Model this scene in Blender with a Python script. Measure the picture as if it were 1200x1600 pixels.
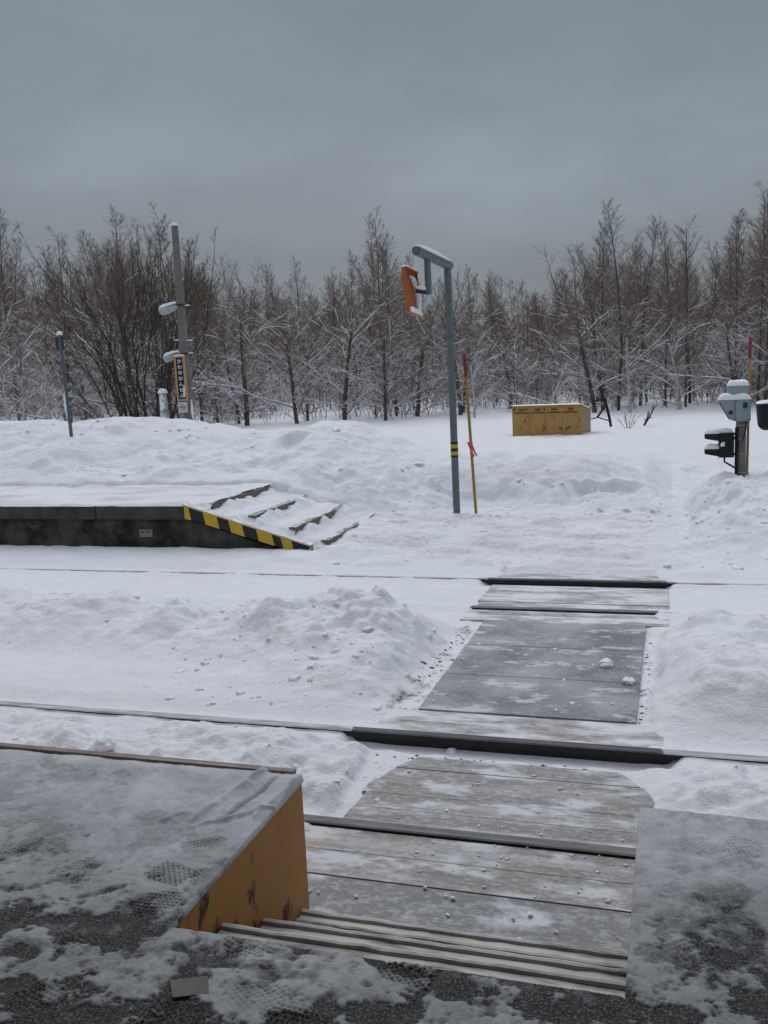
import bpy, bmesh, math, random
import numpy as np
from mathutils import Vector, Matrix

for o in list(bpy.data.objects):
    bpy.data.objects.remove(o)
SC = bpy.context.scene
COL = SC.collection
PI = math.pi

# ------------------------------------------------------------------ camera
FPX, PITCH, ROLL, YAW, CAMH = 1453.08, 0.148769, -0.0467223, -0.3049205, 2.004356
_F = np.array([math.sin(YAW)*math.cos(PITCH), math.cos(YAW)*math.cos(PITCH), -math.sin(PITCH)])
_R0 = np.array([math.cos(YAW), -math.sin(YAW), 0.0])
_U0 = np.cross(_R0, _F)
_R = _R0*math.cos(ROLL) + _U0*math.sin(ROLL)
_U = -_R0*math.sin(ROLL) + _U0*math.cos(ROLL)
cam = bpy.data.cameras.new('camera')
cam.sensor_fit = 'AUTO'; cam.sensor_width = 36.0
cam.lens = 36.0*FPX/1600.0
cam.clip_start = 0.05; cam.clip_end = 3000
camo = bpy.data.objects.new('camera', cam); COL.objects.link(camo)
m = Matrix.Identity(4)
for i in range(3):
    m[i][0] = _R[i]; m[i][1] = _U[i]; m[i][2] = -_F[i]
m[2][3] = CAMH
camo.matrix_world = m
SC.camera = camo


def at(x, y, Y):
    "point at distance Y from the station wall seen in direction (x, y)"
    r = _F*FPX + _R*(x-600) - _U*(y-800)
    t = Y/r[1]
    return Vector((r[0]*t, Y, CAMH + r[2]*t))


def proj(P):
    d = np.array(P, float) - np.array([0, 0, CAMH])
    return 600+FPX*(d@_R)/(d@_F), 800-FPX*(d@_U)/(d@_F)


# ------------------------------------------------------------------ world and light
W = bpy.data.worlds.new('World'); SC.world = W; W.use_nodes = True
nt = W.node_tree; nt.nodes.clear()
def wn(t, **k):
    n = nt.nodes.new(t)
    for a, b in k.items(): setattr(n, a, b)
    return n
SUN_EL, SUN_AZ = math.radians(52), math.radians(-28)
sky = wn('ShaderNodeTexSky', sky_type='NISHITA', sun_disc=False, sun_elevation=SUN_EL, sun_rotation=SUN_AZ)
hs = wn('ShaderNodeHueSaturation'); hs.inputs['Saturation'].default_value = 0.45; hs.inputs['Value'].default_value = 0.1
tc = wn('ShaderNodeTexCoord'); sp = wn('ShaderNodeSeparateXYZ')
nz = wn('ShaderNodeTexNoise'); nz.inputs['Scale'].default_value = 2.2; nz.inputs['Detail'].default_value = 5
mp = wn('ShaderNodeMapping'); mp.inputs['Scale'].default_value = (1, 1, 4.5)
ma = wn('ShaderNodeMath', operation='MULTIPLY_ADD'); ma.inputs[1].default_value = 0.24; 
sb = wn('ShaderNodeMath', operation='SUBTRACT'); sb.inputs[1].default_value = 0.12
rp = wn('ShaderNodeValToRGB')
el = rp.color_ramp.elements
el[0].position = 0.0; el[0].color = (.130, .156, .182, 1)
el[1].position = 1.0; el[1].color = (1.0, 1.06, 1.17, 1)
for p, c in ((.10, (.172, .200, .226, 1)), (.20, (.222, .260, .295, 1)), (.36, (.178, .218, .260, 1)), (.48, (.33, .36, .41, 1))):
    e = el.new(p); e.color = c
mx = wn('ShaderNodeMixRGB'); mx.inputs['Fac'].default_value = 0.9
bg = wn('ShaderNodeBackground'); bg.inputs['Strength'].default_value = 1.0
ou = wn('ShaderNodeOutputWorld')
L = nt.links.new
L(sky.outputs[0], hs.inputs['Color']); L(tc.outputs['Generated'], sp.inputs[0])
L(tc.outputs['Generated'], mp.inputs[0]); L(mp.outputs[0], nz.inputs['Vector'])
L(nz.outputs['Fac'], ma.inputs[0]); L(sp.outputs['Z'], ma.inputs[2]); L(ma.outputs[0], sb.inputs[0])
L(sb.outputs[0], rp.inputs[0]); L(hs.outputs[0], mx.inputs[1]); L(rp.outputs[0], mx.inputs[2])
nz2 = wn('ShaderNodeTexNoise'); nz2.inputs['Scale'].default_value = 3.2; nz2.inputs['Detail'].default_value = 6; nz2.inputs['Roughness'].default_value = .55
mp2 = wn('ShaderNodeMapping'); mp2.inputs['Scale'].default_value = (1, 1, 2.6); mp2.inputs['Rotation'].default_value = (.25, .1, .4)
L(tc.outputs['Generated'], mp2.inputs[0]); L(mp2.outputs[0], nz2.inputs['Vector'])
ml = wn('ShaderNodeMath', operation='MULTIPLY_ADD'); ml.inputs[1].default_value = .55; ml.inputs[2].default_value = .725; L(nz2.outputs['Fac'], ml.inputs[0])
hv_ = wn('ShaderNodeMixRGB', blend_type='MULTIPLY'); hv_.inputs['Fac'].default_value = 1; L(mx.outputs[0], hv_.inputs[1]); L(ml.outputs[0], hv_.inputs[2])
L(hv_.outputs[0], bg.inputs[0]); L(bg.outputs[0], ou.inputs[0])

sl = bpy.data.lights.new('sun', 'SUN'); sl.energy = 0.85; sl.angle = math.radians(40); sl.color = (1, .97, .93)
so = bpy.data.objects.new('sun', sl); COL.objects.link(so)
_az = SUN_AZ
sd = Vector((math.sin(_az)*math.cos(SUN_EL), math.cos(_az)*math.cos(SUN_EL), math.sin(SUN_EL)))
so.rotation_euler = sd.to_track_quat('Z', 'Y').to_euler()
SC.view_settings.view_transform = 'Standard'; SC.view_settings.look = 'None'
SC.view_settings.exposure = 0.0; SC.view_settings.gamma = 1.0
SC.render.engine = 'CYCLES'
SC.cycles.use_denoising = True
SC.cycles.max_bounces = 6


# ------------------------------------------------------------------ numpy noise
def _hash(ix, iy, seed):
    h = (ix.astype(np.int64)*374761393 + iy.astype(np.int64)*668265263 + seed*1274126177) & 0x7fffffff
    h = ((h ^ (h >> 13))*1274126177) & 0x7fffffff
    h = (h ^ (h >> 16)) & 0xffff
    return h/65535.0
def vnoise(x, y, seed=0):
    x = np.asarray(x, float); y = np.asarray(y, float)
    ix = np.floor(x); iy = np.floor(y); fx = x-ix; fy = y-iy
    fx = fx*fx*fx*(fx*(fx*6-15)+10); fy = fy*fy*fy*(fy*(fy*6-15)+10)
    a = _hash(ix, iy, seed); b = _hash(ix+1, iy, seed); c = _hash(ix, iy+1, seed); d = _hash(ix+1, iy+1, seed)
    return (a*(1-fx)+b*fx)*(1-fy) + (c*(1-fx)+d*fx)*fy
def fbm(x, y, f=1.0, octv=4, seed=0, gain=.5):
    "-1..1"
    t = 0; a = 1; s = 0
    for i in range(octv):
        ca, sa = math.cos(.6*i), math.sin(.6*i)
        u = (x*ca - y*sa)*f + i*17.3; v = (x*sa + y*ca)*f - i*9.1
        t = t + a*(vnoise(u, v, seed+i*7)*2-1); s += a; a *= gain; f *= 2.03
    return t/s
def sst(a, b, v):
    t = np.clip((np.asarray(v, float)-a)/(b-a), 0, 1)
    return t*t*(3-2*t)
def worley(x, y, f, seed=0):
    x = np.asarray(x)*f; y = np.asarray(y)*f
    ix = np.floor(x); iy = np.floor(y); best = np.full(x.shape, 9.0)
    for dx in (-1, 0, 1):
        for dy in (-1, 0, 1):
            cx = ix+dx; cy = iy+dy
            px = cx+_hash(cx, cy, seed); py = cy+_hash(cx, cy, seed+5)
            best = np.minimum(best, (px-x)**2+(py-y)**2)
    return np.sqrt(best)


# ------------------------------------------------------------------ materials
class NM:
    def __init__(s, name, rough=.7, spec=.3, metal=0):
        s.m = bpy.data.materials.new(name); s.m.use_nodes = True
        s.t = s.m.node_tree; s.b = s.t.nodes['Principled BSDF']
        s.b.inputs['Roughness'].default_value = rough
        s.b.inputs['Specular IOR Level'].default_value = spec
        s.b.inputs['Metallic'].default_value = metal
        s.co = s.t.nodes.new('ShaderNodeTexCoord').outputs['Object']
    def n(s, t, **k):
        nd = s.t.nodes.new(t)
        for a, b in k.items(): setattr(nd, a, b)
        return nd
    def link(s, a, b): s.t.links.new(a, b)
    def noise(s, scale, detail=4, rough=.55, stretch=None, dist=0):
        nd = s.n('ShaderNodeTexNoise'); nd.inputs['Scale'].default_value = scale
        nd.inputs['Detail'].default_value = detail; nd.inputs['Roughness'].default_value = rough
        nd.inputs['Distortion'].default_value = dist
        src = s.co
        if stretch:
            mpn = s.n('ShaderNodeMapping'); mpn.inputs['Scale'].default_value = stretch
            s.link(s.co, mpn.inputs[0]); src = mpn.outputs[0]
        s.link(src, nd.inputs['Vector']); return nd.outputs['Fac']
    def ramp(s, fac, *stops):
        r = s.n('ShaderNodeValToRGB'); e = r.color_ramp.elements
        while len(e) < len(stops): e.new(.5)
        for i, (p, c) in enumerate(stops):
            e[i].position = p
            e[i].color = (c, c, c, 1) if isinstance(c, (int, float)) else (*c, 1)
        s.link(fac, r.inputs[0]); return r.outputs[0]
    def mix(s, fac, a, b):
        x = s.n('ShaderNodeMixRGB')
        for i, v in enumerate((fac, a, b)):
            if isinstance(v, (int, float)): x.inputs[i].default_value = v if i == 0 else (v, v, v, 1)
            elif isinstance(v, tuple): x.inputs[i].default_value = (*v, 1)
            else: s.link(v, x.inputs[i])
        return x.outputs[0]
    def math(s, op, a, b=0., c=None):
        x = s.n('ShaderNodeMath', operation=op)
        for i, v in enumerate((a, b, c)):
            if v is None: continue
            if isinstance(v, (int, float)): x.inputs[i].default_value = v
            else: s.link(v, x.inputs[i])
        return x.outputs[0]
    def attr(s, name):
        a = s.n('ShaderNodeAttribute'); a.attribute_name = name; return a.outputs['Fac']
    def upz(s):
        g = s.n('ShaderNodeNewGeometry'); x = s.n('ShaderNodeSeparateXYZ'); s.link(g.outputs['Normal'], x.inputs[0]); return x.outputs['Z']
    def bump(s, h, strength=.3, dist=.01):
        b = s.n('ShaderNodeBump'); b.inputs['Strength'].default_value = strength; b.inputs['Distance'].default_value = dist
        s.link(h, b.inputs['Height']); s.link(b.outputs[0], s.b.inputs['Normal'])
    def color(s, c):
        if isinstance(c, tuple): s.b.inputs['Base Color'].default_value = (*c, 1)
        else: s.link(c, s.b.inputs['Base Color'])
        return s

SNOWC = (.80, .82, .86)
def m_ground():
    k = NM('snow_surface', .75, .15)
    d = k.attr('dirt_shade')
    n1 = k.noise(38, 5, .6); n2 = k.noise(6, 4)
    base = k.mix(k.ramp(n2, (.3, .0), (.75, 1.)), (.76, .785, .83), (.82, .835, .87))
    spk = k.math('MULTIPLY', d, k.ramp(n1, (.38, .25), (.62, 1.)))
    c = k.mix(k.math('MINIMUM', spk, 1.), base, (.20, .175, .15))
    k.color(c)
    h = k.math('ADD', k.noise(70, 5, .65), k.math('MULTIPLY', k.noise(13, 6, .65), 2.4))
    k.bump(h, .55, .020)
    return k.m
def m_snow():
    k = NM('snow', .75, .15); k.color(SNOWC); k.bump(k.noise(30, 4), .35, .01); return k.m
def m_snowcover(name, under, thresh=.35, soft=.15, extra=None, rough=.6, scale=6, stretch=None, nthr=(.45, .6), bumps=.3, spec=.3, scol=SNOWC, speck=0):
    "an under-colour with snow lying in patches on its upward faces"
    k = NM(name, rough, spec)
    u = under(k)
    s = k.ramp(k.noise(scale, 10, .66, stretch), (nthr[0], 0.), (nthr[1], 1.))
    if speck: s = k.math('MAXIMUM', s, k.math('MULTIPLY', k.ramp(k.noise(scale*9, 8, .7, stretch), (.50, 0.), (.60, 1.)), speck))
    up = k.ramp(k.upz(), (thresh, 0.), (min(1, thresh+soft), 1.))
    f = k.math('MULTIPLY', s, up)
    k.color(k.mix(f, u, scol))
    k.bump(k.noise(45, 5, .6, stretch), bumps, .008)
    return k.m
def u_wood(a=(.20, .17, .145), b=(.085, .072, .062), st=(1.2, 26, 26)):
    return lambda k: k.mix(k.ramp(k.noise(2.2, 6, .65, st), (.3, 0.), (.7, 1.)), b, a)
def u_planks(a, b, yellow=None):
    def f(k):
        c = u_wood(a, b)(k)
        band = k.ramp(k.noise(2.1, 7, .6, (.22, 4.2, 1)), (.50, 0.), (.62, .75))
        c = k.mix(k.math('MULTIPLY', band, k.ramp(k.noise(24, 6, .7), (.35, .2), (.6, 1.))), c, (.52, .53, .55))
        if yellow:
            sx = k.n('ShaderNodeSeparateXYZ'); k.link(k.co, sx.inputs[0])
            m_ = k.math('LESS_THAN', k.math('ADD', sx.outputs['X'], k.math('MULTIPLY', k.noise(9, 4), .22)), yellow)
            c = k.mix(k.math('MULTIPLY', m_, k.ramp(k.noise(13, 6, .7), (.46, 0.), (.56, .6))), c, (.44, .35, .19))
        return c
    return f
def u_plain(a, b, sc=5):
    return lambda k: k.mix(k.ramp(k.noise(sc, 5, .6), (.3, 0.), (.7, 1.)), a, b)
def m_plain(name, a, b=None, sc=5, rough=.6, metal=0, spec=.3, bumps=.15):
    k = NM(name, rough, spec, metal)
    k.color(u_plain(a, b or tuple(x*.75 for x in a), sc)(k)); k.bump(k.noise(sc*8, 4), bumps, .004); return k.m
def m_rusty(name, paint, paint2, rust=(.10, .035, .018), thr=(.56, .64), sc=5, low=None, rough=.55, st=None):
    k = NM(name, rough, .35)
    r = k.noise(sc, 7, .68, st)
    if low is not None:                     # more rust near the foot of the plate
        sx = k.n('ShaderNodeSeparateXYZ'); k.link(k.co, sx.inputs[0])
        g = k.ramp(sx.outputs['Z'], (0., 1.), (1., 0.))
        gg = k.math('SUBTRACT', sx.outputs['Z'], k.math('MULTIPLY_ADD', sx.outputs['Y'], -.52, .56))
        gg = k.math('MULTIPLY_ADD', gg, -.55, .085)
        gg = k.math('ADD', gg, k.math('MAXIMUM', k.math('MULTIPLY_ADD', sx.outputs['Y'], -.28, .09), 0.))
        r = k.math('ADD', r, k.math('MAXIMUM', gg, -.02))
    f = k.ramp(r, (thr[0], 0.), (thr[1], 1.))
    p = k.mix(k.ramp(k.noise(3, 5), (.3, 0.), (.7, 1.)), paint, paint2)
    dk = k.mix(k.ramp(k.noise(22, 5), (.35, 0.), (.6, 1.)), rust, tuple(c*.35 for c in rust))
    k.color(k.mix(f, p, dk)); k.bump(f, .3, .003)
    return k.m

M = {}
M['ground'] = m_ground()
M['snow'] = m_snow()
M['planks'] = m_snowcover('weathered_planks', u_planks((.32, .303, .29), (.20, .188, .178), -1.33), .5, .2, scale=3.0, stretch=(1, 2.2, 1), nthr=(.50, .60), scol=(.60, .62, .65), speck=.45)
M['planks2'] = m_snowcover('frosted_planks', u_planks((.33, .308, .288), (.215, .20, .188)), .5, .2, scale=2.6, stretch=(.8, 2.6, 1), nthr=(.42, .56), scol=(.68, .70, .74), speck=.6)
def m_rubber():
    k = NM('grey_crossing_mat', .6, .3)
    a = k.mix(k.ramp(k.noise(1.7, 8, .62), (.40, 0.), (.60, 1.)), (.165, .173, .19), (.33, .345, .37))
    a = k.mix(k.ramp(k.noise(3, 10, .68, (1, 2.2, 1)), (.545, 0.), (.60, .75)), a, (.58, .60, .64))
    a = k.mix(k.math('MULTIPLY', k.ramp(k.noise(34, 8, .7), (.55, 0.), (.63, 1.)), .45), a, (.5, .52, .55))
    k.color(a); k.bump(k.noise(40, 6, .65, (.5, 2.4, 1)), .35, .006); return k.m
M['rubber'] = m_rubber()
M['boards'] = m_snowcover('pale_grey_boards', u_wood((.27, .275, .28), (.19, .195, .20)), .5, .2, scale=2.4, stretch=(1, 1.6, 1), nthr=(.53, .62), scol=(.62, .64, .67), speck=.4)
def m_rail(name, fr0, fr1, x0, x1):
    "dark steel where the crossing is swept, frosted over elsewhere"
    k = NM(name, .5, .2)
    sx = k.n('ShaderNodeSeparateXYZ'); k.link(k.co, sx.inputs[0])
    xx = k.math('ADD', sx.outputs['X'], k.math('MULTIPLY_ADD', k.noise(6, 3), .4, -.2))
    out = k.math('MAXIMUM', k.math('LESS_THAN', xx, x0), k.math('GREATER_THAN', xx, x1))
    lev = k.math('MULTIPLY_ADD', out, fr1-fr0, fr0)
    n = k.ramp(k.noise(9, 7, .65, (.4, 3, 1)), (.35, .4), (.6, 1.))
    up = k.ramp(k.upz(), (.5, 0.), (.7, 1.))
    f = k.math('MULTIPLY', k.math('MULTIPLY', lev, n), up)
    d = k.mix(k.ramp(k.noise(12, 5), (.3, 0.), (.7, 1.)), (.012, .0115, .0115), (.030, .028, .027))
    k.color(k.mix(f, d, (.70, .72, .75))); k.bump(k.noise(45, 5), .2, .004); return k.m
M['rail'] = m_rail('rail_steel', .13, .8, -1.72, -.02)
M['railfrost'] = m_rail('frosted_rail_steel', .28, .9, -1.75, .0)
M['concrete_pole'] = m_plain('pole_concrete', (.19, .185, .17), (.13, .128, .12), 6, .8)
M['stump'] = m_snowcover('snow_plastered_stone', u_plain((.22, .22, .21), (.13, .13, .12), 8), -.9, .2, scale=7, nthr=(.42, .58))
M['galv'] = m_plain('galvanised_steel', (.155, .18, .19), (.115, .135, .145), 14, .5, .3)
M['bluegrey'] = m_plain('blue_grey_paint', (.105, .13, .152), (.08, .095, .11), 9, .5)
M['greybox'] = m_plain('pale_grey_paint', (.30, .36, .39), (.25, .31, .34), 4, .5)
M['black'] = m_plain('black_paint', (.008, .008, .009), (.013, .013, .014), 6, .5)
M['darkmetal'] = m_plain('dark_metal', (.03, .032, .035), (.05, .05, .055), 8, .5)
M['yellow'] = m_plain('yellow_paint', (.55, .37, .035), (.45, .30, .03), 8, .6)
M['poleyellow'] = m_plain('weathered_yellow_pole', (.36, .22, .035), (.28, .18, .04), 6, .6)
M['red'] = m_plain('red_paint', (.24, .028, .035), (.19, .024, .03), 8, .5)
M['pink'] = m_plain('pink_ribbon', (.66, .13, .16), (.58, .11, .14), 8, .6)
M['hazblack'] = m_plain('hazard_black', (.018, .018, .02), (.03, .03, .03), 10, .7)
M['hazyellow'] = m_rusty('hazard_yellow', (.58, .38, .03), (.5, .33, .03), (.08, .06, .03), (.62, .7), 9)
M['orange_mirror'] = m_plain('orange_mirror_back', (.42, .125, .035), (.33, .095, .03), 6, .5)
M['mirror'] = (lambda k: k.color((.7, .72, .74)).m)(NM('mirror_glass', .05, .5, 1))
M['orange_wall'] = m_rusty('orange_painted_steel', (.44, .20, .036), (.36, .155, .030), (.085, .03, .016), (.595, .66), 6, low=.42, st=(1, 1.5, .8))
M['bin'] = m_rusty('rusty_yellow_bin_paint', (.43, .255, .075), (.36, .205, .062), (.16, .06, .03), (.565, .64), 8)
M['binside'] = m_rusty('bare_bin_side', (.36, .25, .12), (.28, .19, .09), (.13, .07, .03), (.6, .68), 5)
M['frame_tan'] = m_plain('tan_sign_frame', (.50, .30, .16), (.42, .25, .13), 9, .6)
M['navy'] = m_plain('navy_sign_face', (.008, .010, .030), (.012, .014, .038), 6, .4)
M['white'] = m_plain('white_lettering', (.8, .8, .8), (.75, .75, .75), 6, .5, bumps=0)
M['paper'] = m_plain('white_notice', (.62, .62, .64), (.52, .52, .55), 20, .6)
M['inkred'] = m_plain('red_ink', (.55, .06, .06), (.45, .05, .05), 6, .6)
M['lampshell'] = m_plain('lamp_shell', (.42, .44, .40), (.34, .36, .33), 8, .5)
M['lampglass'] = m_plain('lamp_glass', (.10, .105, .10), (.06, .065, .06), 8, .2)
M['plate'] = m_plain('faded_number_plate', (.27, .225, .20), (.20, .16, .145), 25, .7)
M['lens'] = m_plain('dark_signal_lens', (.05, .012, .012), (.04, .01, .01), 8, .15)
M['roof'] = m_plain('canopy_timber', (.10, .08, .065), (.07, .06, .05), 5, .8)
M['stationwall'] = m_plain('station_wall', (.22, .19, .16), (.18, .16, .13), 4, .8)
M['reed'] = m_plain('dry_grass', (.22, .15, .09), (.16, .11, .07), 8, .8)
def m_concrete_dark():
    k = NM('mossy_platform_concrete', .85, .2)
    n = k.noise(3.2, 9, .7); n2 = k.noise(1.6, 5, .6, (1, 1, 2.5))
    c = k.mix(k.ramp(n, (.40, 0.), (.62, 1.)), (.014, .015, .012), (.075, .073, .062))
    c = k.mix(k.ramp(n2, (.62, 0.), (.75, .7)), c, (.13, .13, .125))
    k.color(c); k.bump(k.noise(18, 6, .65), .6, .02); return k.m
M['mossy'] = m_concrete_dark()
M['coping'] = m_plain('platform_coping', (.085, .083, .072), (.026, .027, .022), 4, .85, bumps=.5)
def m_deck():
    k = NM('dusted_deck', .75, .25)
    s = k.attr('snow')
    dark = k.mix(k.ramp(k.noise(24, 6, .65), (.38, 0.), (.62, 1.)), (.014, .015, .016), (.045, .046, .047))
    dark = k.mix(k.math('MULTIPLY', k.ramp(k.noise(150, 6, .75), (.52, 0.), (.60, 1.)), .55), dark, (.30, .32, .34))
    sn = k.mix(k.ramp(k.noise(7, 6, .6), (.32, 0.), (.68, 1.)), (.44, .46, .48), (.56, .585, .615))
    f = k.math('ADD', s, k.math('MULTIPLY_ADD', k.noise(130, 8, .75), .55, -.275))
    k.color(k.mix(k.ramp(f, (.04, 0.), (.22, .22), (.50, .52), (.9, 1.)), dark, sn))
    k.bump(k.noise(90, 4, .6), .35, .004); return k.m
M['deck'] = m_deck()
M['tread'] = m_snowcover('snowy_stair_tread', u_wood((.24, .21, .185), (.09, .08, .07)), .3, .2, scale=3, stretch=(1.2, 6, 1), nthr=(.33, .50), scol=(.62, .61, .60), speck=.5)
M['stepwood'] = m_snowcover('step_timber', u_wood((.20, .165, .13), (.10, .085, .07), (26, 1.2, 26)), .5, .2, scale=4, stretch=(4, 1, 1), nthr=(.42, .62))
M['whitepaint'] = m_snowcover('cream_step_edge', u_plain((.60, .50, .36), (.42, .36, .28), 6), .4, .2, scale=6, stretch=(1, 2, 1), nthr=(.40, .55))
def m_bark(name, a, b, sc=14):
    k = NM(name, .9, .1); k.color(k.mix(k.ramp(k.noise(sc, 4, .6, (1, 1, .25)), (.35, 0.), (.65, 1.)), a, b)); return k.m
M['bark'] = m_bark('grey_brown_bark', (.062, .050, .043), (.135, .112, .098))
M['twig'] = m_bark('brown_twigs', (.165, .128, .108), (.225, .182, .158))
M['twigred'] = m_bark('red_brown_twigs', (.150, .094, .074), (.195, .127, .102))
M['barkbirch'] = m_bark('pale_birch_bark', (.36, .34, .32), (.56, .54, .51), 10)
M['willow'] = m_bark('dark_willow_bark', (.045, .039, .032), (.095, .083, .070))


# ------------------------------------------------------------------ mesh building
class MB:
    def __init__(s): s.v = []; s.f = []; s.mi = []
    def add(s, verts, faces, mi=0):
        o = len(s.v); s.v += [tuple(p) for p in verts]
        s.f += [tuple(i+o for i in f) for f in faces]; s.mi += [mi]*len(faces); return s
    def box(s, x0, x1, y0, y1, z0, z1, mi=0, bev=0, rot=None):
        bm = bmesh.new(); bmesh.ops.create_cube(bm, size=1)
        for v in bm.verts:
            v.co = Vector(((x0+x1)/2+v.co.x*(x1-x0), (y0+y1)/2+v.co.y*(y1-y0), (z0+z1)/2+v.co.z*(z1-z0)))
        if bev: bmesh.ops.bevel(bm, geom=bm.edges[:], offset=bev, segments=2, affect='EDGES', profile=.6)
        s._bm(bm, mi, rot); return s
    def _bm(s, bm, mi, rot=None):
        bm.verts.index_update()
        vs = [(rot @ v.co if rot else v.co) for v in bm.verts]
        s.add(vs, [[v.index for v in f.verts] for f in bm.faces], mi); bm.free()
    def tube(s, pts, rad, n=10, mi=0, caps=True):
        pts = [Vector(p) for p in pts]
        if isinstance(rad, (int, float)): rad = [rad]*len(pts)
        rings = []
        t0 = (pts[1]-pts[0]).normalized()
        ref = Vector((0, 0, 1)) if abs(t0.z) < .9 else Vector((1, 0, 0))
        vs = []
        for i, p in enumerate(pts):
            t = (pts[min(i+1, len(pts)-1)]-pts[max(i-1, 0)]).normalized()
            a = t.cross(ref).normalized(); b = t.cross(a)
            for k in range(n):
                an = 2*PI*k/n
                vs.append(p+(a*math.cos(an)+b*math.sin(an))*rad[i])
        fs = []
        for i in range(len(pts)-1):
            for k in range(n):
                k2 = (k+1) % n
                fs.append((i*n+k, i*n+k2, (i+1)*n+k2, (i+1)*n+k))
        if caps:
            fs.append(tuple(range(n-1, -1, -1))); fs.append(tuple(range((len(pts)-1)*n, len(pts)*n)))
        s.add(vs, fs, mi); return s
    def prism(s, pts, axis, a, b, mi=0):
        "closed outline in the two other axes, extruded along axis from a to b"
        def mk(p, d):
            if axis == 'y': return (p[0], d, p[1])
            if axis == 'x': return (d, p[0], p[1])
            return (p[0], p[1], d)
        n = len(pts)
        vs = [mk(p, a) for p in pts]+[mk(p, b) for p in pts]
        fs = [tuple(range(n)), tuple(range(2*n-1, n-1, -1))]+[(i, (i+1) % n, n+(i+1) % n, n+i) for i in range(n)]
        bm = bmesh.new(); bv = [bm.verts.new(v) for v in vs]
        for f in fs: bm.faces.new([bv[i] for i in f])
        bmesh.ops.recalc_face_normals(bm, faces=bm.faces); s._bm(bm, mi); return s
    def cap(s, x0, x1, y0, y1, z, t, seed=0, mi=0, over=.0, n=14, lump=.35, rot=None):
        "a rounded cushion of snow lying on a rectangle"
        u = np.linspace(-1, 1, n); U, V = np.meshgrid(u, u, indexing='ij')
        prof = (1-np.abs(U)**5)**.5*(1-np.abs(V)**5)**.5
        no = fbm(U*1.7+seed*3.1, V*1.7-seed, 1, 3, seed)
        H = t*prof*(1+lump*no)
        X = (x0+x1)/2+U*((x1-x0)/2+over); Y = (y0+y1)/2+V*((y1-y0)/2+over)
        vs = [(X[i, j], Y[i, j], z+H[i, j]) for i in range(n) for j in range(n)]
        fs = [(i*n+j, (i+1)*n+j, (i+1)*n+j+1, i*n+j+1) for i in range(n-1) for j in range(n-1)]
        o = len(vs)
        edge = [(i, 0) for i in range(n)]+[(n-1, j) for j in range(1, n)]+[(i, n-1) for i in range(n-2, -1, -1)]+[(0, j) for j in range(n-2, 0, -1)]
        vs += [(X[i, j], Y[i, j], z-.004) for i, j in edge]
        for q in range(len(edge)):
            a = edge[q]; b = edge[(q+1) % len(edge)]
            fs.append((a[0]*n+a[1], o+q, o+(q+1) % len(edge), b[0]*n+b[1]))
        fs.append(tuple(o+q for q in range(len(edge)))[::-1])
        if rot: vs = [rot @ Vector(v) for v in vs]
        s.add(vs, fs, mi); return s
    def build(s, name, mats, parent=None, smooth=True, loc=None):
        me = bpy.data.meshes.new(name)
        V = s.v if loc is None else [(x-loc[0], y-loc[1], z-loc[2]) for x, y, z in s.v]
        me.from_pydata(V, [], s.f)
        for mm in (mats if isinstance(mats, (list, tuple)) else [mats]): me.materials.append(mm)
        me.polygons.foreach_set('material_index', s.mi)
        if smooth:
            me.polygons.foreach_set('use_smooth', [True]*len(me.polygons))
            me.set_sharp_from_angle(angle=math.radians(38))
        me.update()
        o = bpy.data.objects.new(name, me); COL.objects.link(o)
        if parent: o.parent = parent
        elif loc is not None: o.location = loc
        return o


def tag(o, label, cat, group=None, kind=None):
    if label: o['label'] = label
    if cat: o['category'] = cat
    if group: o['group'] = group
    if kind: o['kind'] = kind
    return o
def thing(name, label, cat, loc=(0, 0, 0), rotz=0, group=None):
    o = bpy.data.objects.new(name, None); COL.objects.link(o); o.empty_display_size = .2
    o.location = loc; o.rotation_euler = (0, 0, rotz)
    return tag(o, label, cat, group)
def np_mesh(name, V, F, mats, mi=None, smooth=True, attrs=None):
    me = bpy.data.meshes.new(name)
    V = np.ascontiguousarray(V, dtype=np.float32); F = np.ascontiguousarray(F, dtype=np.int32)
    k = F.shape[1]; nf = F.shape[0]
    me.vertices.add(len(V)); me.vertices.foreach_set('co', V.ravel())
    me.loops.add(nf*k); me.loops.foreach_set('vertex_index', F.ravel())
    me.polygons.add(nf); me.polygons.foreach_set('loop_start', np.arange(0, nf*k, k, dtype=np.int32))
    for mm in mats: me.materials.append(mm)
    if mi is not None: me.polygons.foreach_set('material_index', np.ascontiguousarray(mi, dtype=np.int32))
    me.polygons.foreach_set('use_smooth', np.full(nf, bool(smooth)))
    me.update(calc_edges=True)
    for a, d in (attrs or {}).items():
        at_ = me.attributes.new(a, 'FLOAT', 'POINT'); at_.data.foreach_set('value', np.ascontiguousarray(d, dtype=np.float32).ravel())
    return me
def link(name, me, parent=None):
    o = bpy.data.objects.new(name, me); COL.objects.link(o)
    if parent: o.parent = parent
    return o
def grid_faces(nx, ny, keep=None):
    i, j = np.meshgrid(np.arange(nx-1), np.arange(ny-1), indexing='ij')
    a = i*ny+j
    F = np.stack([a, a+ny, a+ny+1, a+1], -1).reshape(-1, 4)
    return F if keep is None else F[keep.reshape(-1)]
def axis(*segs):
    "segs: (start, stop, step) joined end to end"
    out = []
    for a, b, st in segs:
        n = max(1, int(round((b-a)/st))); out += list(a+(b-a)*np.arange(n)/n)
    out.append(segs[-1][1]); return np.array(out)


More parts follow.
